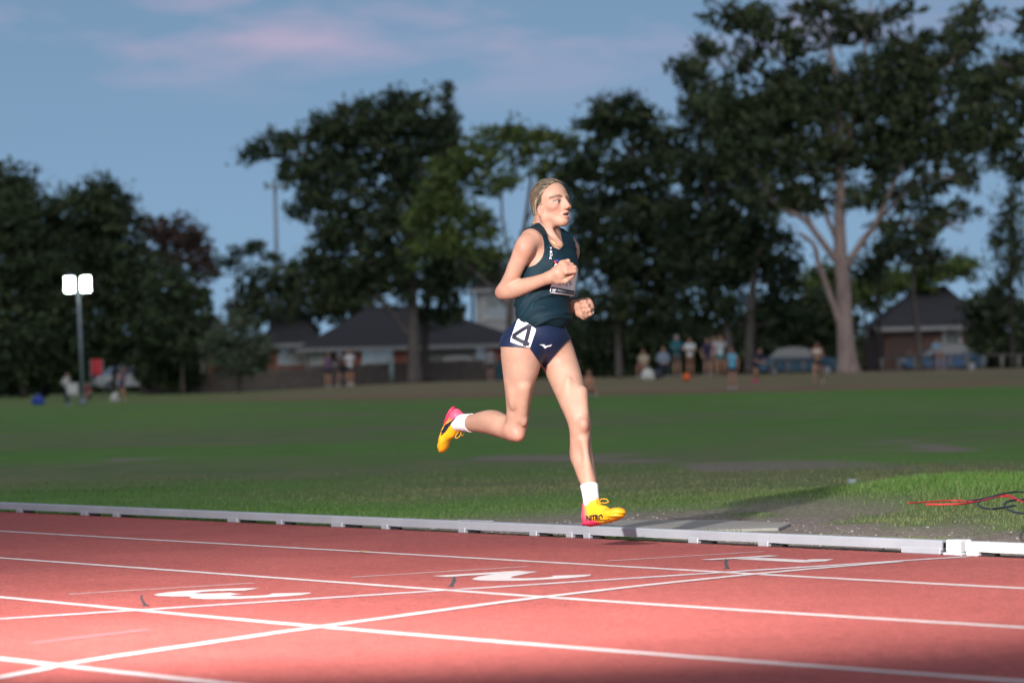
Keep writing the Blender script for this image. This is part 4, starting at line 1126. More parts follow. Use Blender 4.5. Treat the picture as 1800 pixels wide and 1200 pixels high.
def bark(name, c1, c2):
    t = NT(name); pos = t.coord('Object'); n = t.noise(t.map(pos, (3, 3, .5)), 2.2, 5, .65); n2 = t.noise(t.map(pos, (4, 4, 1)), 14, 3)
    t.set(t.mix(t.ramp(n, [(.38, 0), (.62, 1)]), c1, c2), .85, 0, .2); t.bump(n2, .5, .03); return t.m
BARK = {'pale': bark('pale_gum_bark', (.34, .26, .23), (.20, .145, .13)), 'dark': bark('dark_bark', (.05, .042, .038), (.085, .07, .06)), 'grey': bark('grey_bark', (.16, .135, .12), (.095, .08, .072))}
def crown_mesh(name, lobes, Y, size, dens, seed, droop=0.0, gap=.36, gs=.75, narrow=.5, core=.9):
    """lobes in photograph pixels (px,py,rx,ry); twig-end clumps of leaves spread through each lobe, gaps between them"""
    g = np.random.default_rng(seed); k = Y / F_PX; Pp = []; Bg = []; Tn = []
    for (px, py, rx, ry) in lobes:
        c = A3(at(px, py, Y)); rx, ry = rx * k * 1.05, ry * k * 1.05; rd = (rx + ry) * .55
        area = rx * ry + rx * rd + ry * rd
        m = max(6, int(dens * area * .36))
        v = g.normal(0, 1, (m, 3)); v /= np.linalg.norm(v, axis=1)[:, None]; r = g.uniform(.20, 1.04, m) ** .5
        lump = 1 + .5 * (fbm(v[:, 0] * 2.3 + px * .1 + 50, v[:, 2] * 2.3 + v[:, 1] * 1.7 + py * .1 + 50, 3, seed % 50) - .5)
        cc = c + v * (r * lump)[:, None] * np.array((rx, rd, ry)) + np.array((0, g.uniform(-.35, .35) * rd, 0))
        q = cc / (gs * 1.7); nz = fbm(q[:, 0] + 300, q[:, 2] + q[:, 1] * .6 + 300, 3, seed % 37)
        cc = cc[nz > gap - .04]; m = len(cc)
        if m == 0: continue
        n = 26; cr = size * g.uniform(.9, 2.0, m)
        off = g.normal(0, 1, (m, n, 3)) * cr[:, None, None] * np.array((1.0, 1.0, .62)) * .75
        off[:, :, 2] -= droop * .35 * cr[:, None] * np.abs(g.normal(0, 1, (m, n)))
        Pp.append((cc[:, None] + off).reshape(-1, 3)); Bg.append(np.zeros(m * n)); Tn.append(np.repeat(g.uniform(0, 1, m), n))
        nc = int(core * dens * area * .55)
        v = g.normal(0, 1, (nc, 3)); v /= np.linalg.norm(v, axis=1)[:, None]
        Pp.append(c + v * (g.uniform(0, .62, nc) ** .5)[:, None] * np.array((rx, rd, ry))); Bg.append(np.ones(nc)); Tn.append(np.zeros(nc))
    P = np.concatenate(Pp); big = np.concatenate(Bg); tone = np.concatenate(Tn); n = len(P)
    a = g.normal(0, 1, (n, 3)); a[:, 2] -= droop; a /= np.linalg.norm(a, axis=1)[:, None]
    b = np.cross(a, g.normal(0, 1, (n, 3))); b /= np.linalg.norm(b, axis=1)[:, None]
    s = size * .62 * (g.uniform(.55, 1.4, n) * (1 + 1.6 * big))[:, None]; a = a * s; b = b * s * narrow
    V = np.stack([P - a, P + b * .9, P + a, P - b * .9], 1).reshape(-1, 3)
    me = mesh_np(name, V, np.arange(n * 4).reshape(n, 4))
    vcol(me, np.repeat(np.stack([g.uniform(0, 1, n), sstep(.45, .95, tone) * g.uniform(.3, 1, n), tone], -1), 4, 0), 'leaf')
    return me
def tree(name, label, Y, lobes, trunks, leaf='dark', bk='dark', size=.26, dens=16, seed=1, droop=0.0, gap=.36, gs=.9, twigs=True, narrow=.5, group='trees beyond the field', cat='tree', limb=.05):
    bx, by = trunks[0][0][0], trunks[0][0][1]
    X = gx(bx, Y); base = Vector((X, Y, float(zg(X, Y)) - .05))
    e = empty(name, base); g = np.random.default_rng(seed + 100); k = Y / F_PX
    tips = []
    for ti, tr in enumerate(trunks):
        pts = []; rr = []
        dy = g.uniform(-.6, .6) if ti else 0
        for j, (px, py, w) in enumerate(tr):
            p = at(px, py, Y) + Vector((0, dy * j * .5, 0))
            if ti == 0 and j == 0: p = base.copy()
            pts.append(tuple(p)); rr.append(w * k / 2)
        sm = catmull(pts, 5); ri = np.interp(np.linspace(0, len(rr) - 1, len(sm)), range(len(rr)), rr)
        if ti == 0: ri[:3] *= (1.35, 1.15, 1.05)
        mb = MB(); mb.tube([v - base for v in sm], list(ri), 9 if ti == 0 else 7)
        mb.build('trunk' if ti == 0 else 'limb', BARK[bk], e, True); tips += sm[len(sm) // 3:]
    if twigs:
        mb = MB()
        for (px, py, rx, ry) in lobes:
            c = at(px, py, Y); near_t = min(tips, key=lambda t_: (t_ - c).length + (1.5 if t_.z > c.z else 0))
            if (near_t - c).length < .3: continue
            m1 = near_t.lerp(c, .5) + Vector((g.normal(0, .25), g.normal(0, .3), -.15 * (c - near_t).length * .4))
            mb.tube([v - base for v in catmull([tuple(near_t), tuple(m1), tuple(c)], 4)], list(np.linspace(limb, limb * .4, 9)), 5)
            for q in range(4):
                d = Vector((g.normal(0, .6) * rx * k, g.normal(0, .6) * rx * k, abs(g.normal(0, .7)) * ry * k))
                mb.tube([m1 - base, c.lerp(m1, .3) + d * .5 - base, c + d - base], [limb * .55, limb * .4, limb * .2], 4)
        if mb.v: mb.build('branches', BARK[bk], e, True)['kind'] = 'stuff'
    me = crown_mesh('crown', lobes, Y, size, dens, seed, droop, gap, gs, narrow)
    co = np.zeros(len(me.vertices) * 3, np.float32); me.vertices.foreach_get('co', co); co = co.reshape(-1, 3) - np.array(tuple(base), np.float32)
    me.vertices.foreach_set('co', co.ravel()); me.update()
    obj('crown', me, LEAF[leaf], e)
    NLEAF.append(len(me.polygons)); tag(e, label, cat, group); return e
NLEAF = []
tree('evergreen_tree', 'dark rounded tree at the left edge of the photo', 185, [(10, 335, 60, 52), (60, 385, 75, 55), (20, 430, 80, 70), (70, 480, 80, 70), (10, 540, 70, 70), (75, 580, 90, 70), (20, 630, 80, 50)], [[(40, 700, 14), (35, 560, 10), (30, 420, 7)]], 'dark', seed=11, dens=17, gap=.30)
tree('evergreen_tree', 'dark domed tree behind the lit floodlight pole', 188, [(165, 345, 55, 38), (195, 375, 50, 45), (140, 390, 55, 50), (180, 440, 85, 60), (120, 470, 70, 60), (230, 470, 60, 60), (180, 530, 90, 60), (250, 540, 60, 60), (130, 600, 80, 50), (230, 600, 80, 45)], [[(75, 690, 12), (100, 600, 10), (130, 480, 8), (160, 380, 5)], [(200, 690, 9), (205, 560, 7), (195, 430, 5)]], 'dark', seed=12, dens=17, gap=.31)
tree('russet_tree', 'reddish brown tree between the left trees and the round bush', 192, [(265, 405, 40, 32), (310, 412, 42, 34), (345, 440, 34, 34), (300, 455, 55, 40), (355, 475, 28, 25)], [[(300, 690, 9), (302, 560, 7), (305, 450, 4)]], 'brown', seed=13, dens=18, gap=.37, size=.22)
tree('evergreen_tree', 'dark tree below the russet crown, left of the round bush', 183, [(300, 520, 55, 50), (345, 540, 40, 45), (290, 580, 60, 50), (340, 600, 40, 40)], [[(320, 690, 8), (318, 600, 6), (315, 520, 4)]], 'dark', seed=14, dens=17, gap=.30)
tree('wispy_tree', 'thin wispy tree with open twigs left of the big spreading tree', 200, [(430, 440, 30, 14), (395, 460, 34, 16), (455, 432, 22, 9), (375, 478, 22, 18), (480, 452, 16, 10)], [[(405, 690, 7), (410, 560, 5), (420, 450, 3)]], 'dark', seed=15, dens=14, gap=.42, size=.2)
tree('garden_tree', 'bushy garden tree above the house roof, left of the big trunk', 208, [(450, 500, 45, 32), (520, 490, 55, 42), (585, 500, 55, 45), (440, 545, 50, 30), (520, 545, 80, 35), (610, 545, 60, 30), (640, 500, 50, 40)], [[(520, 690, 9), (520, 600, 7), (525, 500, 4)]], 'mid', seed=16, dens=15, gap=.33)
tree('round_bush', 'big round grey green bush in front of the house at left', 172, [(418, 592, 52, 46), (395, 615, 38, 36), (445, 618, 36, 36), (420, 635, 55, 28)], [[(420, 690, 8), (420, 640, 6), (420, 600, 4)]], 'grey', seed=17, dens=40, gap=.16, size=.16, group='shrubs by the houses', cat='bush')
tree('spreading_tree', 'tall spreading dark tree with a long limb reaching left over the houses', 180,
     [(650, 215, 95, 42), (720, 200, 75, 45), (770, 235, 45, 50), (580, 245, 60, 38), (500, 252, 42, 20), (455, 268, 30, 22), (520, 300, 45, 28), (600, 310, 75, 50), (690, 290, 95, 65), (560, 350, 45, 22), (525, 372, 26, 16), (640, 380, 85, 50), (730, 370, 60, 60), (600, 420, 60, 32), (680, 440, 70, 45), (620, 480, 75, 35), (560, 460, 50, 28), (700, 500, 55, 35), (790, 300, 30, 45)],
     [[(728, 668, 26), (726, 580, 21), (724, 470, 18), (735, 350, 13), (742, 250, 8)], [(718, 590, 11), (690, 550, 10), (650, 505, 9), (620, 450, 6)], [(728, 450, 10), (680, 370, 7), (600, 300, 5), (510, 260, 3)], [(733, 400, 9), (690, 300, 6), (650, 230, 4)], [(724, 500, 9), (660, 430, 6), (560, 400, 4)]], 'dark', 'grey', seed=21, dens=17, gap=.345, gs=1.0, limb=.07)
tree('dark_trunk_tree', 'narrow dark trunk standing right beside the pale trunk of the spreading tree', 183, [(780, 500, 45, 35), (770, 440, 45, 40), (800, 540, 40, 30), (750, 560, 35, 20)], [[(745, 668, 16), (748, 570, 12), (758, 480, 8)]], 'dark', seed=22, dens=15, gap=.36)
tree('conifer', 'slim conifer spire rising above the spreading tree', 225, [(786, 150, 5, 12), (786, 172, 9, 12), (786, 192, 13, 12), (787, 212, 17, 14), (787, 235, 22, 16), (787, 262, 25, 20), (787, 300, 28, 30), (787, 350, 30, 40)], [[(787, 690, 10), (787, 450, 7), (786, 250, 4), (786, 142, 1.5)]], 'dark', seed=23, dens=30, gap=.28, size=.2)
tree('gum_tree', 'light green gum tree with thin reddish limbs just behind the runner', 172,
     [(890, 235, 55, 24), (835, 275, 50, 28), (945, 240, 40, 22), (905, 275, 45, 25), (795, 300, 45, 30), (860, 320, 50, 28), (770, 345, 42, 34), (820, 370, 50, 30), (745, 390, 34, 42), (790, 420, 45, 28), (850, 400, 40, 22), (730, 440, 24, 30), (985, 255, 30, 25), (960, 300, 30, 22), (930, 425, 16, 28), (860, 445, 40, 18)],
     [[(893, 650, 15), (896, 560, 13), (905, 480, 11), (922, 400, 8), (935, 300, 5)], [(900, 520, 7), (870, 440, 6), (840, 370, 4), (820, 300, 3)], [(905, 480, 6), (885, 400, 5), (880, 300, 3)], [(898, 545, 6), (850, 490, 5), (800, 450, 3), (770, 390, 3)], [(925, 390, 5), (955, 330, 4), (960, 270, 3)]], 'green', 'grey', seed=24, dens=16, gap=.375, droop=.5, size=.24)
tree('dark_gum_tree', 'dark tree with one straight slim trunk right of the runner', 165,
     [(1090, 190, 45, 26), (1060, 225, 50, 38), (1125, 225, 55, 40), (1050, 290, 60, 55), (1120, 300, 75, 60), (1175, 270, 45, 55), (1030, 360, 45, 50), (1095, 390, 80, 60), (1165, 380, 60, 60), (1060, 460, 55, 50), (1130, 470, 70, 55), (1190, 470, 50, 60), (1010, 310, 30, 40), (1080, 540, 60, 40), (1160, 550, 60, 45), (1020, 440, 30, 40)],
     [[(1088, 660, 14), (1085, 560, 12), (1080, 430, 9), (1085, 300, 5)], [(1083, 540, 6), (1050, 500, 4), (1030, 430, 3)]], 'dark', 'grey', seed=25, dens=17, gap=.315)
tree('twin_trunk_tree', 'dark tree on two leaning trunks behind the standing spectators', 158,
     [(1240, 200, 55, 50), (1250, 300, 60, 60), (1230, 390, 60, 60), (1290, 390, 65, 60), (1340, 430, 55, 50), (1220, 470, 60, 50), (1290, 470, 60, 45), (1370, 490, 50, 40), (1240, 540, 60, 40), (1370, 560, 60, 40), (1215, 130, 35, 35)],
     [[(1287, 652, 17), (1280, 590, 15), (1268, 520, 10), (1250, 440, 7), (1245, 330, 5)], [(1318, 655, 22), (1318, 590, 19), (1322, 500, 13), (1335, 430, 8)], [(1300, 575, 9), (1312, 560, 8), (1320, 540, 8)], [(1272, 530, 7), (1250, 510, 5), (1230, 470, 3)]], 'dark', 'grey', seed=26, dens=17, gap=.32)
tree('large_gum_tree', 'tallest gum with a thick pale trunk and forking pink limbs', 148,
     [(1400, 190, 100, 70), (1540, 230, 90, 70), (1330, 250, 80, 70), (1590, 130, 70, 60), (1250, 180, 50, 60), (1330, 40, 55, 40), (1275, 30, 40, 35), (1250, 85, 38, 34), (1310, 110, 60, 45), (1390, 70, 60, 45), (1440, 20, 55, 30), (1500, 50, 45, 40), (1580, 20, 55, 30), (1600, 80, 55, 45), (1640, 130, 45, 45), (1360, 170, 70, 50), (1440, 150, 65, 50), (1530, 150, 65, 55), (1600, 200, 60, 50), (1290, 200, 55, 50), (1300, 280, 60, 45), (1390, 270, 70, 50), (1470, 270, 60, 45), (1560, 270, 60, 50), (1640, 260, 45, 45), (1350, 345, 60, 35), (1430, 345, 60, 32), (1530, 340, 50, 30), (1640, 320, 40, 30), (1660, 375, 40, 26), (1600, 350, 35, 25), (1690, 70, 45, 45), (1700, 150, 45, 50), (1690, 235, 40, 45), (1690, 310, 35, 35), (1690, 410, 30, 22), (1630, 410, 40, 22), (1560, 400, 30, 16)],
     [[(1490, 655, 40), (1486, 590, 31), (1482, 500, 27), (1478, 460, 26), (1476, 380, 20), (1478, 270, 15), (1470, 140, 10), (1440, 10, 6)], [(1478, 470, 13), (1440, 420, 12), (1410, 385, 10), (1360, 360, 7), (1320, 300, 5)], [(1482, 585, 13), (1462, 530, 11), (1438, 465, 10), (1428, 430, 8), (1400, 410, 6)], [(1482, 475, 14), (1515, 425, 12), (1540, 390, 10), (1575, 310, 8), (1620, 220, 6), (1645, 140, 4)], [(1478, 440, 10), (1450, 370, 8), (1420, 270, 7), (1390, 150, 5), (1380, 70, 3)], [(1476, 300, 9), (1505, 190, 7), (1520, 80, 5), (1530, 0, 3)], [(1540, 390, 8), (1580, 350, 6), (1640, 270, 4)], [(1470, 250, 7), (1420, 160, 5), (1330, 60, 4)], [(1430, 405, 8), (1400, 330, 6), (1360, 240, 5), (1310, 150, 3)]],
     'mid', 'pale', seed=27, dens=22, gap=.46, droop=.6, size=.22, gs=.8, limb=.05)
tree('slim_gum_tree', 'slim leaning gum trunk in front of the dark roofed house at right', 160, [(1600, 440, 40, 30), (1640, 455, 35, 25), (1570, 430, 35, 25), (1690, 375, 35, 30), (1620, 400, 30, 20)], [[(1617, 658, 11), (1614, 590, 10), (1605, 510, 8), (1608, 430, 5)]], 'mid', 'grey', seed=28, dens=17, gap=.38, droop=.5, size=.22)
tree('slim_gum_tree', 'thin dark trunk between the pale gum and the house at right', 165, [(1550, 450, 30, 30), (1530, 480, 30, 25)], [[(1547, 658, 8), (1545, 560, 7), (1543, 450, 5)]], 'mid', 'dark', seed=29, dens=16, gap=.38)
tree('overhanging_gum', 'gum with drooping foliage hanging in at the right edge', 125, [(1770, 130, 55, 50), (1720, 150, 40, 40), (1790, 200, 45, 55), (1730, 215, 40, 45), (1760, 260, 35, 35), (1705, 190, 30, 50), (1715, 20, 34, 24), (1800, 40, 20, 25), (1700, 250, 22, 36), (1790, 300, 30, 40)],
     [[(1880, 655, 40), (1872, 500, 32), (1860, 300, 24), (1850, 120, 14)], [(1862, 330, 12), (1810, 250, 7), (1750, 200, 4)], [(1858, 200, 10), (1800, 130, 6), (1740, 110, 4)], [(1852, 110, 8), (1790, 40, 5), (1715, 15, 3)]], 'mid', 'grey', seed=30, dens=26, gap=.40, droop=.9, size=.2, gs=.6)
tree('she_oak', 'feathery dark she oak at the right edge below the drooping gum', 160, [(1780, 370, 28, 40), (1765, 420, 28, 40), (1790, 460, 30, 50), (1760, 500, 24, 35), (1785, 540, 30, 40)], [[(1778, 655, 9), (1778, 520, 7), (1776, 340, 3)]], 'mid', 'dark', seed=31, dens=20, gap=.40, droop=1.2, size=.25, narrow=.25)
for i, (lab, Y, lobes) in enumerate((
        ('dark hedge behind the seated spectators', 178, [(1040, 600, 40, 45), (1090, 600, 45, 50), (1140, 605, 45, 45), (1190, 600, 40, 50)]),
        ('dark hedge behind the standing spectators and twin trunks', 180, [(1240, 600, 50, 50), (1290, 595, 45, 50), (1340, 570, 50, 45), (1330, 620, 45, 35)]),
        ('dark shrubs above the parked car right of the twin trunks', 186, [(1390, 560, 45, 45), (1440, 550, 45, 50), (1480, 560, 35, 45), (1420, 600, 60, 25)]),
        ('green garden shrubs between the pale gum and the house at right', 192, [(1520, 520, 40, 35), (1560, 500, 40, 32), (1450, 500, 45, 35), (1620, 490, 45, 25), (1680, 470, 45, 25)]),
        ('dark shrubs at the right edge beside the house', 176, [(1745, 560, 45, 50), (1790, 580, 40, 50), (1760, 615, 60, 35), (1720, 610, 25, 30)]),
        ('hedge and trees behind the two storey house left of the runner', 225, [(830, 470, 50, 40), (900, 500, 45, 40), (960, 480, 40, 60), (1000, 560, 40, 60), (780, 480, 40, 40)]),
        ('low dark shrubs behind the people under the floodlight', 186, [(20, 660, 50, 35), (90, 655, 45, 30), (150, 640, 40, 30), (270, 640, 40, 35), (320, 650, 35, 30)]))):
    tree('hedge' if i < 2 else 'shrubs', lab, Y, lobes, [[(lobes[0][0], lobes[0][1] + 60, 6), (lobes[0][0], lobes[0][1] + 30, 5), (lobes[0][0], lobes[0][1], 4)]], 'green' if i == 3 else 'dark', seed=50 + i, dens=22, gap=.24, twigs=False, group='hedges and shrubs along the road', cat='hedge')
# far wood beyond the road: reads as one dark mass
lob = [(px, 640 - 24 * (px - 900) / 1800 + g_ , 42, 44) for px, g_ in zip(range(-60, 1880, 44), [12 * math.sin(i * 2.1) for i in range(60)])]
me = crown_mesh('far_woodland', lob, 262, .5, 7, 77, 0, .05, 1.2, .5, 1.5)
tag(obj('far_woodland', me, LEAF['dark']), 'dark wood closing off the view behind the houses and trees', 'woodland', kind='stuff')
print('LEAVES', sum(NLEAF))
# ================================================================== houses, fences, cars, lamps
def wall_mat(name, c, brick=False):
    t = NT(name); pos = t.coord('Object'); n = t.noise(pos, 3, 5, .6)
    if brick:
        b = t.new('TexBrick'); b.inputs['Scale'].default_value = 3.5; b.inputs['Color1'].default_value = (*c, 1); b.inputs['Color2'].default_value = (c[0] * .7, c[1] * .7, c[2] * .7, 1); b.inputs['Mortar'].default_value = (.25, .22, .2, 1); b.inputs['Mortar Size'].default_value = .012
        t.link(t.map(pos, (1, 1, 1), (math.pi / 2, 0, 0)), b.inputs['Vector']); c = b.outputs[0]
        t.set(t.mix(1.0, c, t.ramp(n, [(.3, .8), (.7, 1.1)]), 'MULTIPLY'), .9)
    else: t.set(t.mix(1.0, tuple(c), t.ramp(n, [(.3, .85), (.7, 1.06)]), 'MULTIPLY'), .9)
    return t.m
BRICK = wall_mat('red_brick', (.34, .10, .06), True); RENDER = wall_mat('grey_weatherboard', (.30, .30, .30)); CREAM = wall_mat('cream_render', (.22, .22, .19))
t = NT('dark_roof_tiles'); pos = t.coord('Object'); wv_ = t.new('TexWave'); wv_.bands_direction = 'Z'; wv_.inputs['Scale'].default_value = 1.6; wv_.inputs['Distortion'].default_value = .6; t.link(pos, wv_.inputs['Vector'])
n = t.noise(pos, 5, 5); t.set(t.mix(t.ramp(n, [(.3, 0), (.7, 1)]), (.022, .022, .024), (.036, .036, .039)), .75); t.bump(wv_.outputs[1], .5, .05); ROOF = t.m
FASCIA = plain('pale_fascia', (.27, .27, .27), .7); CURT = plain('pale_curtain', (.46, .50, .46), .8, 0, .25, 2.5)
t = NT('window_glass'); t.set((.05, .06, .07), .08, 0, .6); GLASS = t.m
FRM = plain('white_window_frame', (.55, .55, .54), .6); DOORM = plain('dark_door', (.06, .03, .025), .6)
def house(label, Y, px0, px1, eave_py, ridge_py, wall_m, depth=9.0, ridge=(.35, .65), over=.5, wins=(), bricks=(), doors=(), chimney=None, z0=None, storey=None):
    X0, X1 = gx(px0, Y), gx(px1, Y); xc = (X0 + X1) / 2; zb = float(zg(xc, Y)) if z0 is None else z0
    ze = z_at((px0 + px1) / 2, eave_py, Y); zr = z_at((px0 + px1) / 2, ridge_py, Y + depth / 2)
    e = empty('house', (xc, Y, zb)); w = (X1 - X0) / 2; he, hr = ze - zb, zr - zb
    MB().box((0, depth / 2, he / 2), (2 * w - 2 * over, depth - 2 * over, he)).build('wall', wall_m, e)
    rx0, rx1 = -w + 2 * w * ridge[0], -w + 2 * w * ridge[1]
    mb = MB(); A_ = [(-w, 0, he), (w, 0, he), (w, depth, he), (-w, depth, he), (rx0, depth / 2, hr), (rx1, depth / 2, hr)]
    mb.add(A_, [(0, 1, 5, 4), (1, 2, 5), (2, 3, 4, 5), (3, 0, 4), (3, 2, 1, 0)]); roof = mb.build('roof', ROOF, e)
    MB().box((0, -.03, he - .09), (2 * w, .05, .22)).build('fascia', FASCIA, roof)
    MB().tube([(rx0, depth / 2, hr + .02), (rx1, depth / 2, hr + .02)], .10, 6).build('ridge_cap', ROOF, roof)
    fy = over
    for (a, b, ty, by) in wins:
        xa, xb = gx(a, Y) - xc, gx(b, Y) - xc; za, zb_ = z_at((a + b) / 2, ty, Y) - zb, max(.3, z_at((a + b) / 2, by, Y) - zb)
        cx_, cz = (xa + xb) / 2, (za + zb_) / 2; ww, hh = xb - xa, za - zb_
        wi = MB().box((cx_, fy - .02, cz), (ww, .06, hh)).build('window', CURT, e)
        for q in range(max(1, int(ww / .8))):
            nq = max(1, int(ww / .8)); MB().box((cx_ - ww / 2 + ww / nq * (q + .5), fy - .06, cz), (ww / nq - .06, .02, hh - .08)).build('pane', GLASSP, wi)
        m2 = MB(); m2.box((cx_, fy - .06, za), (ww + .12, .08, .07)); m2.box((cx_, fy - .06, zb_), (ww + .16, .12, .08)); m2.box((xa, fy - .06, cz), (.07, .08, hh - .08)); m2.box((xb, fy - .06, cz), (.07, .08, hh - .08))
        m2.build('window_frame', FRM, wi)
    for (a, b, ty) in bricks:
        xa, xb = gx(a, Y) - xc, gx(b, Y) - xc; za = z_at((a + b) / 2, ty, Y) - zb
        MB().box(((xa + xb) / 2, fy - .04, za / 2), (xb - xa, .12, za)).build('brick_pier', BRICK, e)
    for (a, b, ty) in doors:
        xa, xb = gx(a, Y) - xc, gx(b, Y) - xc; za = z_at((a + b) / 2, ty, Y) - zb
        d = MB().box(((xa + xb) / 2, fy - .05, za / 2), (xb - xa, .06, za)).build('door', DOORM, e); MB().box((xb - .1, fy - .1, 1.0), (.04, .05, .12)).build('handle', FRM, d)
    if chimney:
        a, b, ty, by = chimney; x_ = (gx(a, Y) + gx(b, Y)) / 2 - xc; za = z_at(a, ty, Y) - zb; zl = z_at(a, by, Y) - zb
        ch = MB().box((x_, depth * .45, (za + zl) / 2), (gx(b, Y) - gx(a, Y), .8, za - zl)).build('chimney', BRICK, roof)
    tag(e, label, 'house', 'houses across the road'); return e, roof
t = NT('reflecting_pane'); 
gl = t.new('BsdfGlossy'); gl.inputs['Roughness'].default_value = .05; tr_ = t.new('BsdfTransparent'); mx_ = t.new('MixShader'); mx_.inputs[0].default_value = .15
t.link(tr_.outputs[0], mx_.inputs[1]); t.link(gl.outputs[0], mx_.inputs[2]); t.link(mx_.outputs[0], t.out.inputs[0]); GLASSP = t.m
h1, roof1 = house('brick house with a long dark hipped roof left of the big trunk', 196, 520, 945, 608, 540, CREAM, 10, (.28, .55), wins=((636, 690, 609, 640), (575, 600, 612, 640), (836, 852, 606, 640), (505 + 40, 565, 609, 640)), bricks=((604, 634, 609), (692, 722, 609), (855, 880, 606)), doors=((578, 592, 613),), chimney=(798, 816, 541, 575))
house('low dark roofed wing of a house behind the round bush', 204, 455, 560, 604, 548, BRICK, 8, (.25, .7), wins=((488, 535, 609, 640),))
house('dark roofed brick house at left, mostly hidden by the round bush', 200, 310, 405, 605, 565, BRICK, 8, (.3, .7), wins=((322, 357, 613, 655),))
h2, r2 = house('pale two storey house showing beside the runner', 222, 826, 925, 508, 478, RENDER, 8, (.3, .7), wins=((852, 894, 520, 560),), over=.4)
house('dark hip roofed house behind the fence at right', 188, 1540, 1745, 574, 505, wall_mat('dark_brick', (.10, .04, .03), True), 10, (.45, .72), wins=((1660, 1690, 582, 612),), doors=((1566, 1602, 582),))
# verandah roof in front of the two storey house
# skylight on the low wing
# ---- paling fence, one panel at a time
PAL = plain('weathered_paling', (.105, .085, .075), .9, 0, .35, 3); POST = plain('weathered_post', (.20, .185, .165), .9, 0, .3, 4); RAILM = plain('weathered_rail', (.10, .09, .08), .9)
def paling_fence(label, Y, px0, px1, h):
    n = max(1, round((gx(px1, Y) - gx(px0, Y)) / 2.4)); e = empty('paling_fence', (gx(px0, Y), Y, 0)); x0 = gx(px0, Y)
    for i in range(n + 1):
        x = gx(px0 + (px1 - px0) * i / n, Y); z = float(zg(x, Y))
        MB().box((x - x0, .03, z + h / 2), (.10, .10, h + .05)).build('post', PAL, e)
        if i == n: break
        x2 = gx(px0 + (px1 - px0) * (i + 1) / n, Y); mb = MB(); m = 16
        for j in range(m):
            xa = x + (x2 - x) * (j + .5) / m; zj = float(zg(xa, Y)); mb.box((xa - x0, -.04 - .012 * (j % 2), zj + h / 2 + rnd.uniform(-.03, .03)), ((x2 - x) / m * .97, .018, h))
        p_ = mb.build('paling_panel', PAL, e); p_['kind'] = 'stuff'
        for zz in (.25, .8):
            MB().box(((x + x2) / 2 - x0, .0, float(zg(x, Y)) + h * zz), (x2 - x - .1, .04, .08)).build('rail', PAL, e)
    tag(e, label, 'fence'); return e
paling_fence('dark timber paling fence running behind the field at left', 187, 245, 890, 1.15)
# ---- low post and rail barriers
def rail_barrier(label, Y, posts, rails=True):
    x0 = gx(posts[0], Y); e = empty('rail_barrier', (x0, Y, float(zg(x0, Y))))
    for p_ in posts:
        x = gx(p_, Y); z = float(zg(x, Y)) - e.location.z
        MB().tube([(x - x0, 0, z - .05), (x - x0, 0, z + .60)], .085, 9).build('post', POST, e, True)
    if rails:
        for a, b in zip(posts[:-1], posts[1:]):
            xa, xb = gx(a, Y) - x0, gx(b, Y) - x0
            MB().tube([(xa, -.02, float(zg(xa + x0, Y)) - e.location.z + .62), (xb, -.02, float(zg(xb + x0, Y)) - e.location.z + .62)], .05, 8).build('rail', RAILM, e, True)
    tag(e, label, 'barrier', 'post and rail barriers at the road'); return e
rail_barrier('low post and rail barrier left of the pale gum trunk', 158, [1356, 1384, 1411, 1438])
rail_barrier('low post and rail barrier the spectator in light blue sits on', 156, [1549, 1579, 1607, 1639, 1668, 1699])
rail_barrier('low post and rail barrier at the right edge', 156, [1728, 1760, 1790, 1822])
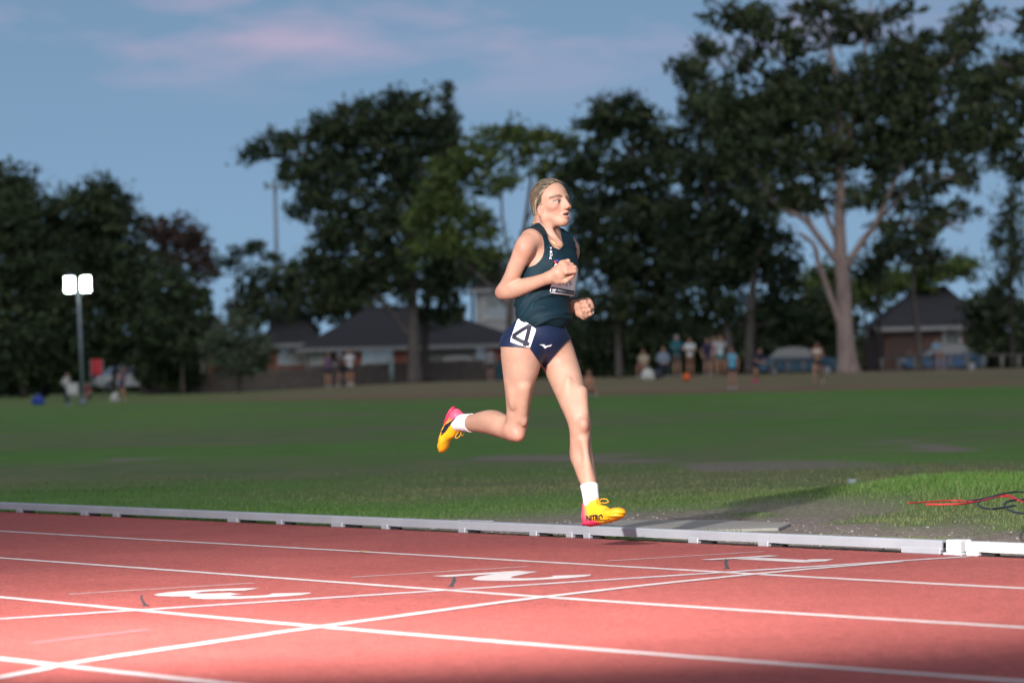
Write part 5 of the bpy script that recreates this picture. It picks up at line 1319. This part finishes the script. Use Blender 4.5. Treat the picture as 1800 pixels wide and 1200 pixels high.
# ---- cars
PAINTS = {'white': (.55, .58, .60), 'blue': (.02, .07, .15), 'silver': (.30, .36, .40), 'teal': (.025, .08, .13)}
TYRE = plain('tyre_rubber', (.012, .012, .012), .8); CHROME = plain('wheel_alloy', (.4, .4, .42), .35, .9)
HLM = plain('headlight_lens', (.6, .62, .65), .2); TLM = plain('tail_light', (.35, .02, .02), .3)
def car(label, px, Y, rz, paint, z=None, s=1.0):
    x = gx(px, Y); e = empty('parked_car', (x, Y, float(zg(x, Y)) if z is None else z), rz)
    t = NT('car_paint_' + paint); n = t.noise(t.coord(), 2, 3); t.set(t.mix(t.ramp(n, [(.3, 0), (.7, .2)]), PAINTS[paint], tuple(.6 * c for c in PAINTS[paint])), .28, .1, .6); t.b.inputs['Coat Weight'].default_value = .6
    prof = [(-2.2, .45), (-2.22, .75), (-2.05, .92), (-1.25, 1.0), (1.0, .98), (1.75, .90), (2.12, .72), (2.2, .45), (1.9, .28), (-1.9, .28)]
    def loft(prof, hw, inset, name, mat, par, zmid=.9):
        V = []; n = len(prof)
        for y_, k in ((-hw, 0), (-hw * .96, 1), (hw * .96, 1), (hw, 0)):
            for (a, b) in prof:
                q = 1 if k else inset
                V.append((a * (1 if k else .985), y_, .6 + (b - .6) * (1 if k else .93)))
        Fs = []
        for r_ in range(3):
            for i in range(n): j = (i + 1) % n; Fs.append((r_ * n + i, r_ * n + j, (r_ + 1) * n + j, (r_ + 1) * n + i))
        Fs += [tuple(range(n)), tuple(reversed(range(3 * n, 4 * n)))]
        return MB().add(V, Fs).build(name, mat, par, False)
    b = loft(prof, .88, .97, 'body', t.m, e); bevel(b, .06, 2)
    cab = [(-1.55, .98), (-1.05, 1.42), (-.3, 1.5), (.35, 1.44), (1.15, .97)]
    V = [(a, -.82 + .24 * max(0, (z_ - .98) / .5), z_) for a, z_ in cab] + [(a, .82 - .24 * max(0, (z_ - .98) / .5), z_) for a, z_ in cab]
    MB().add(V, [(0, 1, 2, 3, 4), (9, 8, 7, 6, 5), (0, 5, 6, 1), (1, 6, 7, 2), (2, 7, 8, 3), (3, 8, 9, 4), (4, 9, 5, 0)]).build('windows', GLASS, e)
    r_ = MB().add([(-1.08, -.60, 1.43), (-.3, -.57, 1.515), (.37, -.60, 1.455), (-1.08, .60, 1.43), (-.3, .57, 1.515), (.37, .60, 1.455)] + [(-1.08, -.60, 1.39), (-.3, -.57, 1.475), (.37, -.60, 1.415), (-1.08, .60, 1.39), (-.3, .57, 1.475), (.37, .60, 1.415)], [(0, 1, 4, 3), (1, 2, 5, 4), (6, 9, 10, 7), (7, 10, 11, 8), (0, 6, 7, 1), (1, 7, 8, 2), (3, 4, 10, 9), (4, 5, 11, 10), (0, 3, 9, 6), (2, 8, 11, 5)]).build('roof', t.m, e)
    for xx in (-1.35, 1.38):
        for yy in (-.80, .80):
            w_ = MB().tube([(xx, yy - .1, .32), (xx, yy + .1, .32)], .32, 18).build('wheel', TYRE, e); MB().tube([(xx, yy - .115, .32), (xx, yy + .115, .32)], .19, 14).build('rim', CHROME, w_)
    for yy in (-.6, .6):
        MB().box((2.13, yy, .68), (.10, .36, .14)).build('headlight', HLM, e); MB().box((-2.2, yy, .78), (.08, .30, .16)).build('tail_light', TLM, e)
    e.scale = (s, s, s); tag(e, label, 'car', 'cars parked along the road'); return e
car('white car parked behind the paling fence at left', 508, 191, R(8), 'white', .05)
car('blue car parked behind the fence beside the big trunk', 792, 191, R(186), 'blue', .55)
car('silver blue car parked right of the twin trunks', 1400, 172, R(4), 'teal', .45)
car('blue car behind the spectator sitting on the barrier', 1655, 176, R(184), 'blue', .45)
car('white car glimpsed under the trees right of the floodlight pole', 226, 205, R(20), 'white', .5)
# ---- floodlight on a pole
GALV = plain('galvanised_steel', (.20, .24, .26), .5, .4)
Yp = 150; xb = gx(144, Yp); fl = empty('floodlight', (xb, Yp, float(zg(xb, Yp)))); zt = z_at(140, 488, Yp) - fl.location.z
lean = gx(138, Yp) - xb + .04
MB().tube([(0, 0, -.05), (lean * .5, 0, zt * .5), (lean, 0, zt)], [.085, .075, .06], 12).build('pole', GALV, fl, True)
MB().tube([(0, 0, 0), (0, 0, .25)], .16, 12).build('pole_base', GALV, fl, True)
MB().box((lean, -.02, zt - .1), (1.0, .08, .08)).build('crossbar', GALV, fl)
tl = NT('floodlight_lens'); tl.b.inputs['Emission Color'].default_value = (.90, 1.0, .92, 1); tl.b.inputs['Emission Strength'].default_value = 26.0; tl.set((.8, .8, .8), .3)
for sx_ in (-1, 1):
    hd = MB().box((lean + sx_ * .36, -.05, zt - .30), (.46, .16, .78)).build('lamp_head', GALV, fl); bevel(hd, .06, 2)
    le = MB().box((lean + sx_ * .36, -.145, zt - .30), (.38, .03, .64)).build('lens', tl.m, hd); bevel(le, .10, 3)
tag(fl, 'lit twin lamp floodlight on a grey pole at far left', 'floodlight')
# distant unlit mast
Ym = 250; xm = gx(490, Ym); ma = empty('lighting_mast', (xm, Ym, float(zg(xm, Ym)))); zt = z_at(490, 318, Ym) - ma.location.z
MB().tube([(0, 0, 0), (0, 0, zt * .6), (0, 0, zt)], [.22, .17, .12], 10).build('mast', plain('pale_mast_steel', (.22, .26, .30), .5, .3), ma, True)
MB().box((0, 0, zt - .4), (1.6, .15, .12)).build('crossarm', GALV, ma)
for q in (-.6, .0, .6): MB().box((q, -.2, zt - .4), (.35, .3, .4)).build('lamp', GALV, ma)
tag(ma, 'slim unlit lighting mast standing against the sky left of the spreading tree', 'mast')
# short marker post, bin
Yq = 168; xq = gx(687, Yq); pq = empty('marker_post', (xq, Yq, float(zg(xq, Yq))))
MB().tube([(0, 0, 0), (0, 0, 1.0)], .10, 8).build('shaft', plain('grey_green_post', (.14, .19, .18), .7), pq, True); MB().tube([(0, 0, 1.0), (0, 0, 1.12)], [.13, .06], 8).build('cap', GALV, pq, True)
tag(pq, 'short grey green post on the bank left of the big trunk', 'post')
Yq = 178; xq = gx(880, Yq); pq = empty('rubbish_bin', (xq, Yq, float(zg(xq, Yq)))); TEALB = plain('teal_bin_plastic', (.02, .10, .12), .5)
MB().tube([(0, 0, .08), (0, 0, .85)], [.24, .29], 10).build('bin_body', TEALB, pq); MB().tube([(0, 0, .85), (0, 0, .95)], [.31, .26], 10).build('lid', TEALB, pq)
tag(pq, 'teal rubbish bin on the bank just left of the runner', 'bin')
# things near the people
def ball(label, px, py, Y, r, col, name, cat):
    x = gx(px, Y); bm = bmesh.new(); bmesh.ops.create_icosphere(bm, subdivisions=3, radius=r); me = bpy.data.meshes.new(name); bm.to_mesh(me); bm.free()
    for p_ in me.polygons: p_.use_smooth = True
    o = obj(name, me, plain(name + '_skin', col, .5)); o.location = (x, Y, float(zg(x, Y)) + r); tag(o, label, cat)
    return o
ball('orange ball lying on the bank in front of the spectators', 1205, 672, 143, .17, (.75, .13, .02), 'ball', 'ball')
def bag(label, px, Y, col, w=.5, h=.42, name='sports_bag'):
    x = gx(px, Y); e = empty(name, (x, Y, float(zg(x, Y)))); m_ = plain('bag_' + str(col), col, .8)
    G2 = Group([(Ell((0, 0, h * .45), (w * .5, w * .32, h * .5)), 0), (Cone((-w * .35, 0, h * .2), (w * .35, 0, h * .2), h * .22, h * .22), .05)]); lo, hi = G2.box(); V, Qk = polygonise(G2, lo, hi, .03)
    V[:, 2] = np.maximum(V[:, 2], 0.005); obj('bag_body', mesh_np('bag_body', V, Qk, True), m_, e)
    MB().tube([(-w * .25, 0, h * .85), (-w * .1, 0, h * 1.15), (w * .1, 0, h * 1.15), (w * .25, 0, h * .85)], .018, 6).build('handle', m_, e, True)
    tag(e, label, 'bag', 'bags left by the people'); return e
bag('white bag on the ground in front of the seated spectators', 1137, 147, (.55, .56, .50), .55, .5)
bag('dark bag beside the white bag by the seated spectators', 1153, 148, (.03, .035, .05), .5, .4)
bag('blue bag on the grass left of the floodlight pole', 65, 158, (.02, .05, .30), .6, .45)
bag('white bag at the feet of the person right of the floodlight', 200, 160, (.55, .55, .55), .4, .4)
# red banner and table under the floodlight
Yr = 166; x = gx(169, Yr); e = empty('red_banner', (x, Yr, float(zg(x, Yr)))); REDC = plain('red_banner_cloth', (.42, .025, .035), .8)
for q in (-.3, .3): MB().tube([(q, 0, 0), (q, 0, 1.95)], .025, 6).build('pole', GALV, e, True)
V = [(a, .04 * math.sin(a * 9 + b * 3), b) for b in np.linspace(1.15, 1.95, 6) for a in np.linspace(-.3, .3, 8)]
idx_ = np.arange(48).reshape(6, 8); Qk = np.stack([idx_[:-1, :-1], idx_[:-1, 1:], idx_[1:, 1:], idx_[1:, :-1]], -1).reshape(-1, 4)
o = obj('cloth', mesh_np('cloth', V, Qk, True), REDC, e); s = o.modifiers.new('t', 'SOLIDIFY'); s.thickness = .01
tag(e, 'red cloth banner on two poles right of the floodlight', 'banner')
def chair(label, px, Y, col, rz):
    x = gx(px, Y); e = empty('folding_chair', (x, Y, float(zg(x, Y))), rz); m_ = plain('chair_cloth_' + str(col), col, .8)
    MB().box((0, 0, .45), (.5, .48, .03)).build('seat', m_, e); MB().box((0, .26, .75), (.5, .03, .5)).build('backrest', m_, e)
    for a in (-.24, .24):
        for b in (-.22, .24): MB().tube([(a, b, 0), (a, b, .45)], .014, 6).build('leg', GALV, e)
    tag(e, label, 'chair', 'folding chairs'); return e
chair('white backed folding chair under the floodlight', 128, 153, (.45, .45, .42), R(20))
# ---- red and black cables coiled on the grass
def gpt(px, py, z=.05):
    d = at(px, py, 1.0) - CAM; t_ = (z - CAM.z) / d.z; return CAM + d * t_
def cable(label, pts, mat, r=.010, lift=.16):
    P = []
    for (px, py) in pts:
        p = gpt(px, py, lift); P.append(tuple(p))
    sm = catmull(P, 8); mb = MB(); mb.tube(sm, r, 7); o = mb.build('cable', mat, None, True); tag(o, label, 'cable', 'cables on the grass'); return o
REDR = plain('red_cable_sheath', (.55, .025, .03), .5); BLKR = plain('black_cable_sheath', (.015, .016, .022), .5)
cable('red cable lying out to the left on the bright grass', [(1596, 884), (1640, 881), (1680, 879), (1720, 881), (1760, 872), (1790, 879)], REDR, .0032)
cable('thick red cable end below the other red cable on the grass', [(1628, 886), (1660, 886), (1700, 884), (1740, 876), (1772, 870), (1800, 882), (1830, 880)], REDR, .0042)
cable('black cable looped on the right of the bright grass', [(1700, 881), (1730, 876), (1760, 868), (1790, 864), (1815, 868)], BLKR, .0040)
cable('black hose ring lying among the red cables', [(1748, 872), (1724, 880), (1720, 888), (1738, 894), (1762, 892), (1784, 888)], BLKR, .0046)
cable('black hose loop at the right edge of the grass', [(1800, 878), (1774, 880), (1766, 888), (1778, 898), (1800, 902), (1830, 900)], BLKR, .0046)
cup = MB().tube([(0, 0, 0), (0, 0, .07)], [.022, .03], 10).build('paper_cup', plain('paper_cup_white', (.6, .65, .65), .7)); cup.location = gpt(1498, 862, .02); tag(cup, 'small white cup dropped on the grass left of the cables', 'cup')
# ================================================================== people in the background
SKT = {'light': (.42, .25, .18), 'tan': (.36, .19, .12)}
def bystander(label, px, Y, H_, rz, top, bottom, pose='stand', hairc=(.05, .03, .02), shoes=(.4, .4, .4), skin='light', hood=None, legs_long=False, cap=None, arms='down', z=None, cat='spectator', sitz=.45):
    x = gx(px, Y); zb = float(zg(x, Y)) if z is None else z
    e = empty('person', (x, Y, zb), rz); k = H_ / 1.72
    v = lambda a, b, c: np.array((a, b, c)) * k
    # local axes: x = the person's left, -y = forward
    if pose == 'stand': hip = .93; knees = [(s * .10, -.02, .50) for s in (-1, 1)]; ank = [(s * .11, .02, .09) for s in (-1, 1)]; lean = 0
    elif pose == 'walk': hip = .92; knees = [(-.10, -.22, .52), (.10, .08, .50)]; ank = [(-.10, -.22, .10), (.10, .42, .22)]; lean = -.08
    elif pose == 'run': hip = .92; knees = [(-.10, -.28, .56), (.10, .06, .50)]; ank = [(-.10, -.12, .18), (.10, .45, .40)]; lean = -.12
    elif pose == 'sit': hip = sitz; knees = [(s * .13, -.42, sitz + .03) for s in (-1, 1)]; ank = [(s * .14, -.40, .08) for s in (-1, 1)]; lean = -.04
    elif pose == 'bend': hip = .80; knees = [(-.12, -.20, .45), (.16, .05, .46)]; ank = [(-.16, -.06, .09), (.34, .30, .10)]; lean = -.30
    sh = hip + .50 - abs(lean) * .25; Sy = lean * 1.1
    pel = v(0, 0, hip); che = v(0, Sy * .7, hip + .34); nk = v(0, Sy, sh + .06); hd = v(0, Sy - .03, sh + .19)
    tor = [(Ell(pel, v(.155, .11, .12)), 0), (Ell(v(0, Sy * .35, hip + .17), v(.135, .10, .16)), .06), (Ell(che, v(.165, .115, .17)), .06), (Cone(v(-.14, Sy, sh - .01), v(.14, Sy, sh - .01), .06 * k, .06 * k), .05)]
    arm = []; hands = []
    for s in (-1, 1):
        S_ = v(s * .18, Sy, sh - .02)
        if arms == 'down': E_, W_ = v(s * .25, Sy + .05, sh - .30), v(s * .24, Sy - .06, sh - .53)
        elif arms == 'bent': E_, W_ = v(s * .24, Sy + .12, sh - .27), v(s * .14, Sy - .14, sh - .22)
        elif arms == 'folded': E_, W_ = v(s * .24, Sy - .04, sh - .27), v(-s * .08, Sy - .20, sh - .24)
        elif arms == 'lap': E_, W_ = v(s * .24, Sy - .02, sh - .28), v(s * .10, Sy - .28, sh - .36)
        elif arms == 'face': E_, W_ = v(s * .20, Sy - .16, sh - .20), v(s * .07, Sy - .17, sh + .10)
        d = unit(W_ - E_); ha = W_ + d * .07 * k
        arm += [(Cone(S_, E_, .052 * k, .040 * k), .02), (Cone(E_, W_, .040 * k, .028 * k), .015), (Cone(W_, ha, .030 * k, .034 * k), .015)]
        for f in range(4): arm.append((Cone(ha + np.array((.012 * (f - 1.5), 0, 0)) * k, ha + d * (.085 - .008 * abs(f - 1.3)) * k + np.array((.018 * (f - 1.5), 0, 0)) * k, .011 * k, .009 * k), .006))
        arm.append((Cone(W_ + d * .02 * k, W_ + d * .07 * k + np.array((-s * .035, -.015, 0)) * k, .013 * k, .010 * k), .006))
    leg = []; feet = []
    for i, s in enumerate((-1, 1)):
        hp = v(s * .09, 0, hip - .03); kn = v(*knees[i]); an = v(*ank[i])
        leg += [(Cone(hp, kn, .088 * k, .058 * k), .03), (Cone(kn, kn + (an - kn) * .35, .055 * k, .055 * k), .02), (Cone(kn + (an - kn) * .3, an, .056 * k, .036 * k), .02)]
        dn = unit(an - kn); fw_ = unit(np.array((s * .15, -1, 0)) - dn * (np.array((s * .15, -1, 0)) @ dn)); hl = an + dn * .045 * k - fw_ * .05 * k
        feet.append(Group([(Cone(hl, hl + fw_ * .16 * k, .045 * k, .040 * k), 0), (Cone(hl + fw_ * .10 * k, hl + fw_ * .22 * k, .042 * k, .030 * k), .02)]))
    head_ = [(Ell(hd, v(.075, .095, .115)), 0), (Ell(hd + v(0, -.045, -.06), v(.052, .05, .055)), .02), (Cone(hd + v(0, -.09, .0), hd + v(0, -.108, -.022), .009 * k, .012 * k), .01), (Cone(hd + v(0, .02, -.06), nk - v(0, -.01, .05), .052 * k, .058 * k), .03)]
    for s in (-1, 1): head_.append((Ell(hd + v(s * .077, .01, -.01), v(.012, .02, .03)), .008))
    B_ = Group([(Group(tor), 0), (Group(leg), .04), (Group(arm), .025), (Group(head_), .02)])
    lo, hi = B_.box(); V, Qk = polygonise(B_, lo, hi, .017)
    me = mesh_np('body', V, Qk, True); C = np.tile(np.array(SKT[skin]), (len(V), 1))
    q = V - hd
    for s in (-1, 1): C[np.linalg.norm(q - v(s * .03, -.09, .012), axis=1) < .017 * k] = (.04, .03, .03)
    C[(np.abs(q[:, 0]) < .026 * k) & (np.abs(q[:, 2] + .062 * k) < .010 * k) & (q[:, 1] < -.05 * k)] = (.26, .09, .08)
    vcol(me, C); obj('body', me, SKIN, e)
    def cloth(name, prims, off, fn, col, h=.018):
        G_ = Off(prims, off); lo, hi = G_.box(); V, Qk = polygonise(G_, lo, hi, h); V, T = clip_surface(V, Qk, fn(V))
        if len(T) == 0: return None
        return shell(name, V, T, plain('cloth_%.3f_%.3f_%.3f' % tuple(col), col, .85, 0, .3, 7), e, .008)
    sl = 1.0 if top[1] == 'long' else .42 if top[1] == 'tee' else 0.0
    if top[1] != 'crop':
        up_ = list(tor)
        for s in (-1, 1):
            j = (0 if s < 0 else 8)
            if sl > 0: up_.append((arm[j][0] if sl < 1 else arm[j][0], .02))
            if sl == 1.0: up_.append((arm[j + 1][0], .015))
        def ft(V):
            f = np.minimum(V[:, 2] - (pel[2] - .05 * k), (nk[2] + .005 * k) - V[:, 2])
            if sl == .42:
                for s in (-1, 1):
                    a, b = (arm[0][0] if s < 0 else arm[8][0]).a, (arm[0][0] if s < 0 else arm[8][0]).b; d = unit(b - a); r = (V - a) @ d
                    side = (V[:, 0] * s > .15 * k) & (np.linalg.norm((V - a) - r[:, None] * d, axis=1) < .09 * k); f = np.where(side, np.minimum(f, .17 * k - r), f)
            return f
        cloth('hoodie' if hood else 'shirt', Group(up_), .014 * k, ft, top[0])
    else:
        cloth('crop_top', Group(tor), .010 * k, lambda V: np.minimum(V[:, 2] - (che[2] - .04 * k), sh * k + .0 - V[:, 2] - .02 * k), top[0])
    if legs_long: fb = lambda V: np.minimum(pel[2] + .06 * k - V[:, 2], 1.0 + 0 * V[:, 2])
    else:
        kz = [v(*q_) for q_ in knees]
        def fb(V):
            f = pel[2] + .05 * k - V[:, 2]
            for i, s in enumerate((-1, 1)):
                hp = v(s * .09, 0, hip - .03); d = unit(kz[i] - hp); L_ = np.linalg.norm(kz[i] - hp); r = (V - hp) @ d
                near_leg = V[:, 0] * s > 0
                f = np.where(near_leg, np.minimum(f, L_ * (bottom[1] if isinstance(bottom[1], float) else .6) - r), f)
            return f
    cloth('trousers' if legs_long else 'shorts', Group(tor[:1] + leg), .012 * k, fb, bottom[0])
    for f_ in feet:
        lo, hi = f_.box(); V, Qk = polygonise(f_, lo, hi, .015); obj('shoe', mesh_np('shoe', V, Qk, True), plain('shoe_%.2f_%.2f_%.2f' % tuple(shoes), shoes, .6), e)
    hc = hood or cap or hairc
    hg = Group([(Ell(hd + v(0, .012, .018), v(.086, .098, .112)), 0)] + ([(Ell(hd + v(0, .03, -.06), v(.10, .09, .10)), .04)] if hood else [(Ell(hd + v(0, .055, -.05), v(.06, .05, .07)), .03)]))
    lo, hi = hg.box(); V, Qk = polygonise(hg, lo, hi, .015); q = V - hd
    V, T = clip_surface(V, Qk, np.maximum(q[:, 1] + (.035 if not cap else .02) * k + .0, q[:, 2] - .055 * k))
    shell('hood' if hood else 'cap' if cap else 'hair', V, T, plain('hair_%.2f_%.2f_%.2f' % tuple(hc), hc, .8), e, .006)
    if cap: MB().prism([(a * k, b * k) for a, b in ((-.07, -.06), (-.06, -.16), (0, -.185), (.06, -.16), (.07, -.06))], hd[2] + .055 * k, hd[2] + .068 * k).build('peak', plain('hair_%.2f_%.2f_%.2f' % tuple(hc), hc, .8), e).location = (0, hd[1], 0)
    tag(e, label, cat, 'people at the far side of the field'); return e
W = (.55, .56, .58)
bystander('spectator in beige top sitting at the left end of the group', 1131, 151, 1.66, R(-25), ((.40, .34, .24), 'tee'), ((.10, .07, .06), .9), 'sit', (.10, .06, .035), arms='lap', skin='tan', sitz=.5)
bystander('spectator in grey blue jumper sitting beside the beige one', 1165, 151, 1.78, R(5), ((.20, .25, .32), 'long'), ((.015, .02, .05), .95), 'sit', (.12, .07, .04), arms='lap', legs_long=True, sitz=.5)
bystander('tall spectator in teal hoodie with pale cap, hood up', 1189, 151, 1.82, R(10), ((.01, .11, .14), 'long'), ((.10, .085, .07), .75), 'stand', hood=(.30, .31, .36), arms='folded', shoes=(.3, .32, .36))
bystander('spectator in white tee and brown shorts standing', 1212, 150, 1.68, R(-8), (W, 'tee'), ((.16, .075, .04), .8), 'stand', (.08, .03, .02), arms='folded', skin='tan', shoes=(.05, .05, .06))
bystander('slim spectator in dark navy top standing in the gap', 1242, 150, 1.66, R(14), ((.018, .02, .05), 'tee'), ((.10, .07, .07), .6), 'stand', (.04, .02, .015), arms='down', shoes=(.5, .48, .46))
bystander('spectator in pinkish top standing behind the white and teal singlet', 1254, 152, 1.74, R(-12), ((.36, .22, .22), 'tee'), ((.20, .10, .07), .6), 'stand', (.10, .05, .03), arms='down')
bystander('spectator in white and teal singlet with teal shorts', 1265, 149, 1.74, R(6), ((.45, .52, .55), 'tee'), ((.01, .14, .14), .45), 'stand', (.16, .07, .03), arms='face', skin='tan', shoes=(.15, .12, .10))
bystander('child athlete in sky blue singlet and white shoes', 1286, 133, 1.58, R(-10), ((.10, .36, .50), 'vest'), ((.012, .015, .03), .4), 'stand', (.06, .03, .02), arms='down', skin='tan', shoes=(.62, .55, .62), cat='athlete')
bystander('bending athlete in navy with bright pink shoes', 1326, 138, 1.55, R(35), ((.02, .025, .06), 'tee'), ((.012, .015, .04), .45), 'bend', (.05, .03, .02), arms='lap', skin='tan', shoes=(.75, .03, .20), cat='athlete')
bystander('athlete in white crop top and dark cap jogging right of the twin trunks', 1436, 133, 1.68, R(-15), ((.55, .52, .42), 'crop'), ((.015, .015, .025), .25), 'walk', (.03, .02, .02), arms='bent', skin='tan', cap=(.02, .022, .03), shoes=(.4, .35, .3), cat='athlete')
bystander('spectator in light blue sitting on the low barrier', 1645, 155.6, 1.72, R(20), ((.25, .36, .46), 'tee'), ((.03, .08, .16), .5), 'sit', (.05, .03, .03), arms='lap', sitz=.70, skin='light')
bystander('athlete in purple top and dark shorts, leftmost of the three on the far track', 575, 168, 1.66, R(30), ((.12, .07, .16), 'vest'), ((.01, .012, .02), .5), 'stand', (.06, .03, .02), arms='bent', skin='tan', shoes=(.4, .4, .4), cat='athlete')
bystander('athlete in black kit, middle of the three on the far track', 601, 170, 1.64, R(-40), ((.012, .014, .022), 'vest'), ((.012, .014, .022), .5), 'walk', (.05, .03, .02), arms='bent', skin='tan', shoes=(.6, .6, .6), cat='athlete')
bystander('athlete in white top, rightmost of the three on the far track', 614, 169, 1.78, R(20), (W, 'tee'), ((.015, .015, .025), .5), 'stand', (.10, .06, .03), arms='bent', skin='tan', shoes=(.65, .62, .65), cat='athlete')
bystander('person in white tee on the bank just left of the runner', 861, 183, 1.72, R(0), ((.34, .35, .38), 'tee'), ((.02, .025, .04), .6), 'stand', (.08, .05, .04), arms='down', skin='light')
bystander('athlete crouching low beyond the front thigh of the runner', 1032, 128, 1.60, R(20), ((.42, .20, .12), 'vest'), ((.02, .02, .03), .5), 'sit', (.20, .10, .05), arms='lap', skin='tan', sitz=.22, cat='athlete')
bystander('person in purple top walking right of the floodlight pole', 212, 158, 1.62, R(60), ((.10, .06, .15), 'vest'), ((.03, .02, .05), .5), 'walk', (.06, .03, .02), arms='bent', skin='tan', shoes=(.4, .3, .25))
bystander('person in white top standing under the floodlight', 116, 154, 1.45, R(50), ((.44, .44, .42), 'long'), ((.015, .02, .03), .9), 'stand', (.03, .02, .02), arms='bent', legs_long=True, shoes=(.3, .38, .42))
bystander('person in dark kit with red sleeves right beside the floodlight pole', 153, 155, 1.40, R(-30), ((.16, .03, .045), 'tee'), ((.02, .02, .035), .8), 'sit', (.03, .02, .02), arms='lap', skin='light', shoes=(.2, .08, .09))
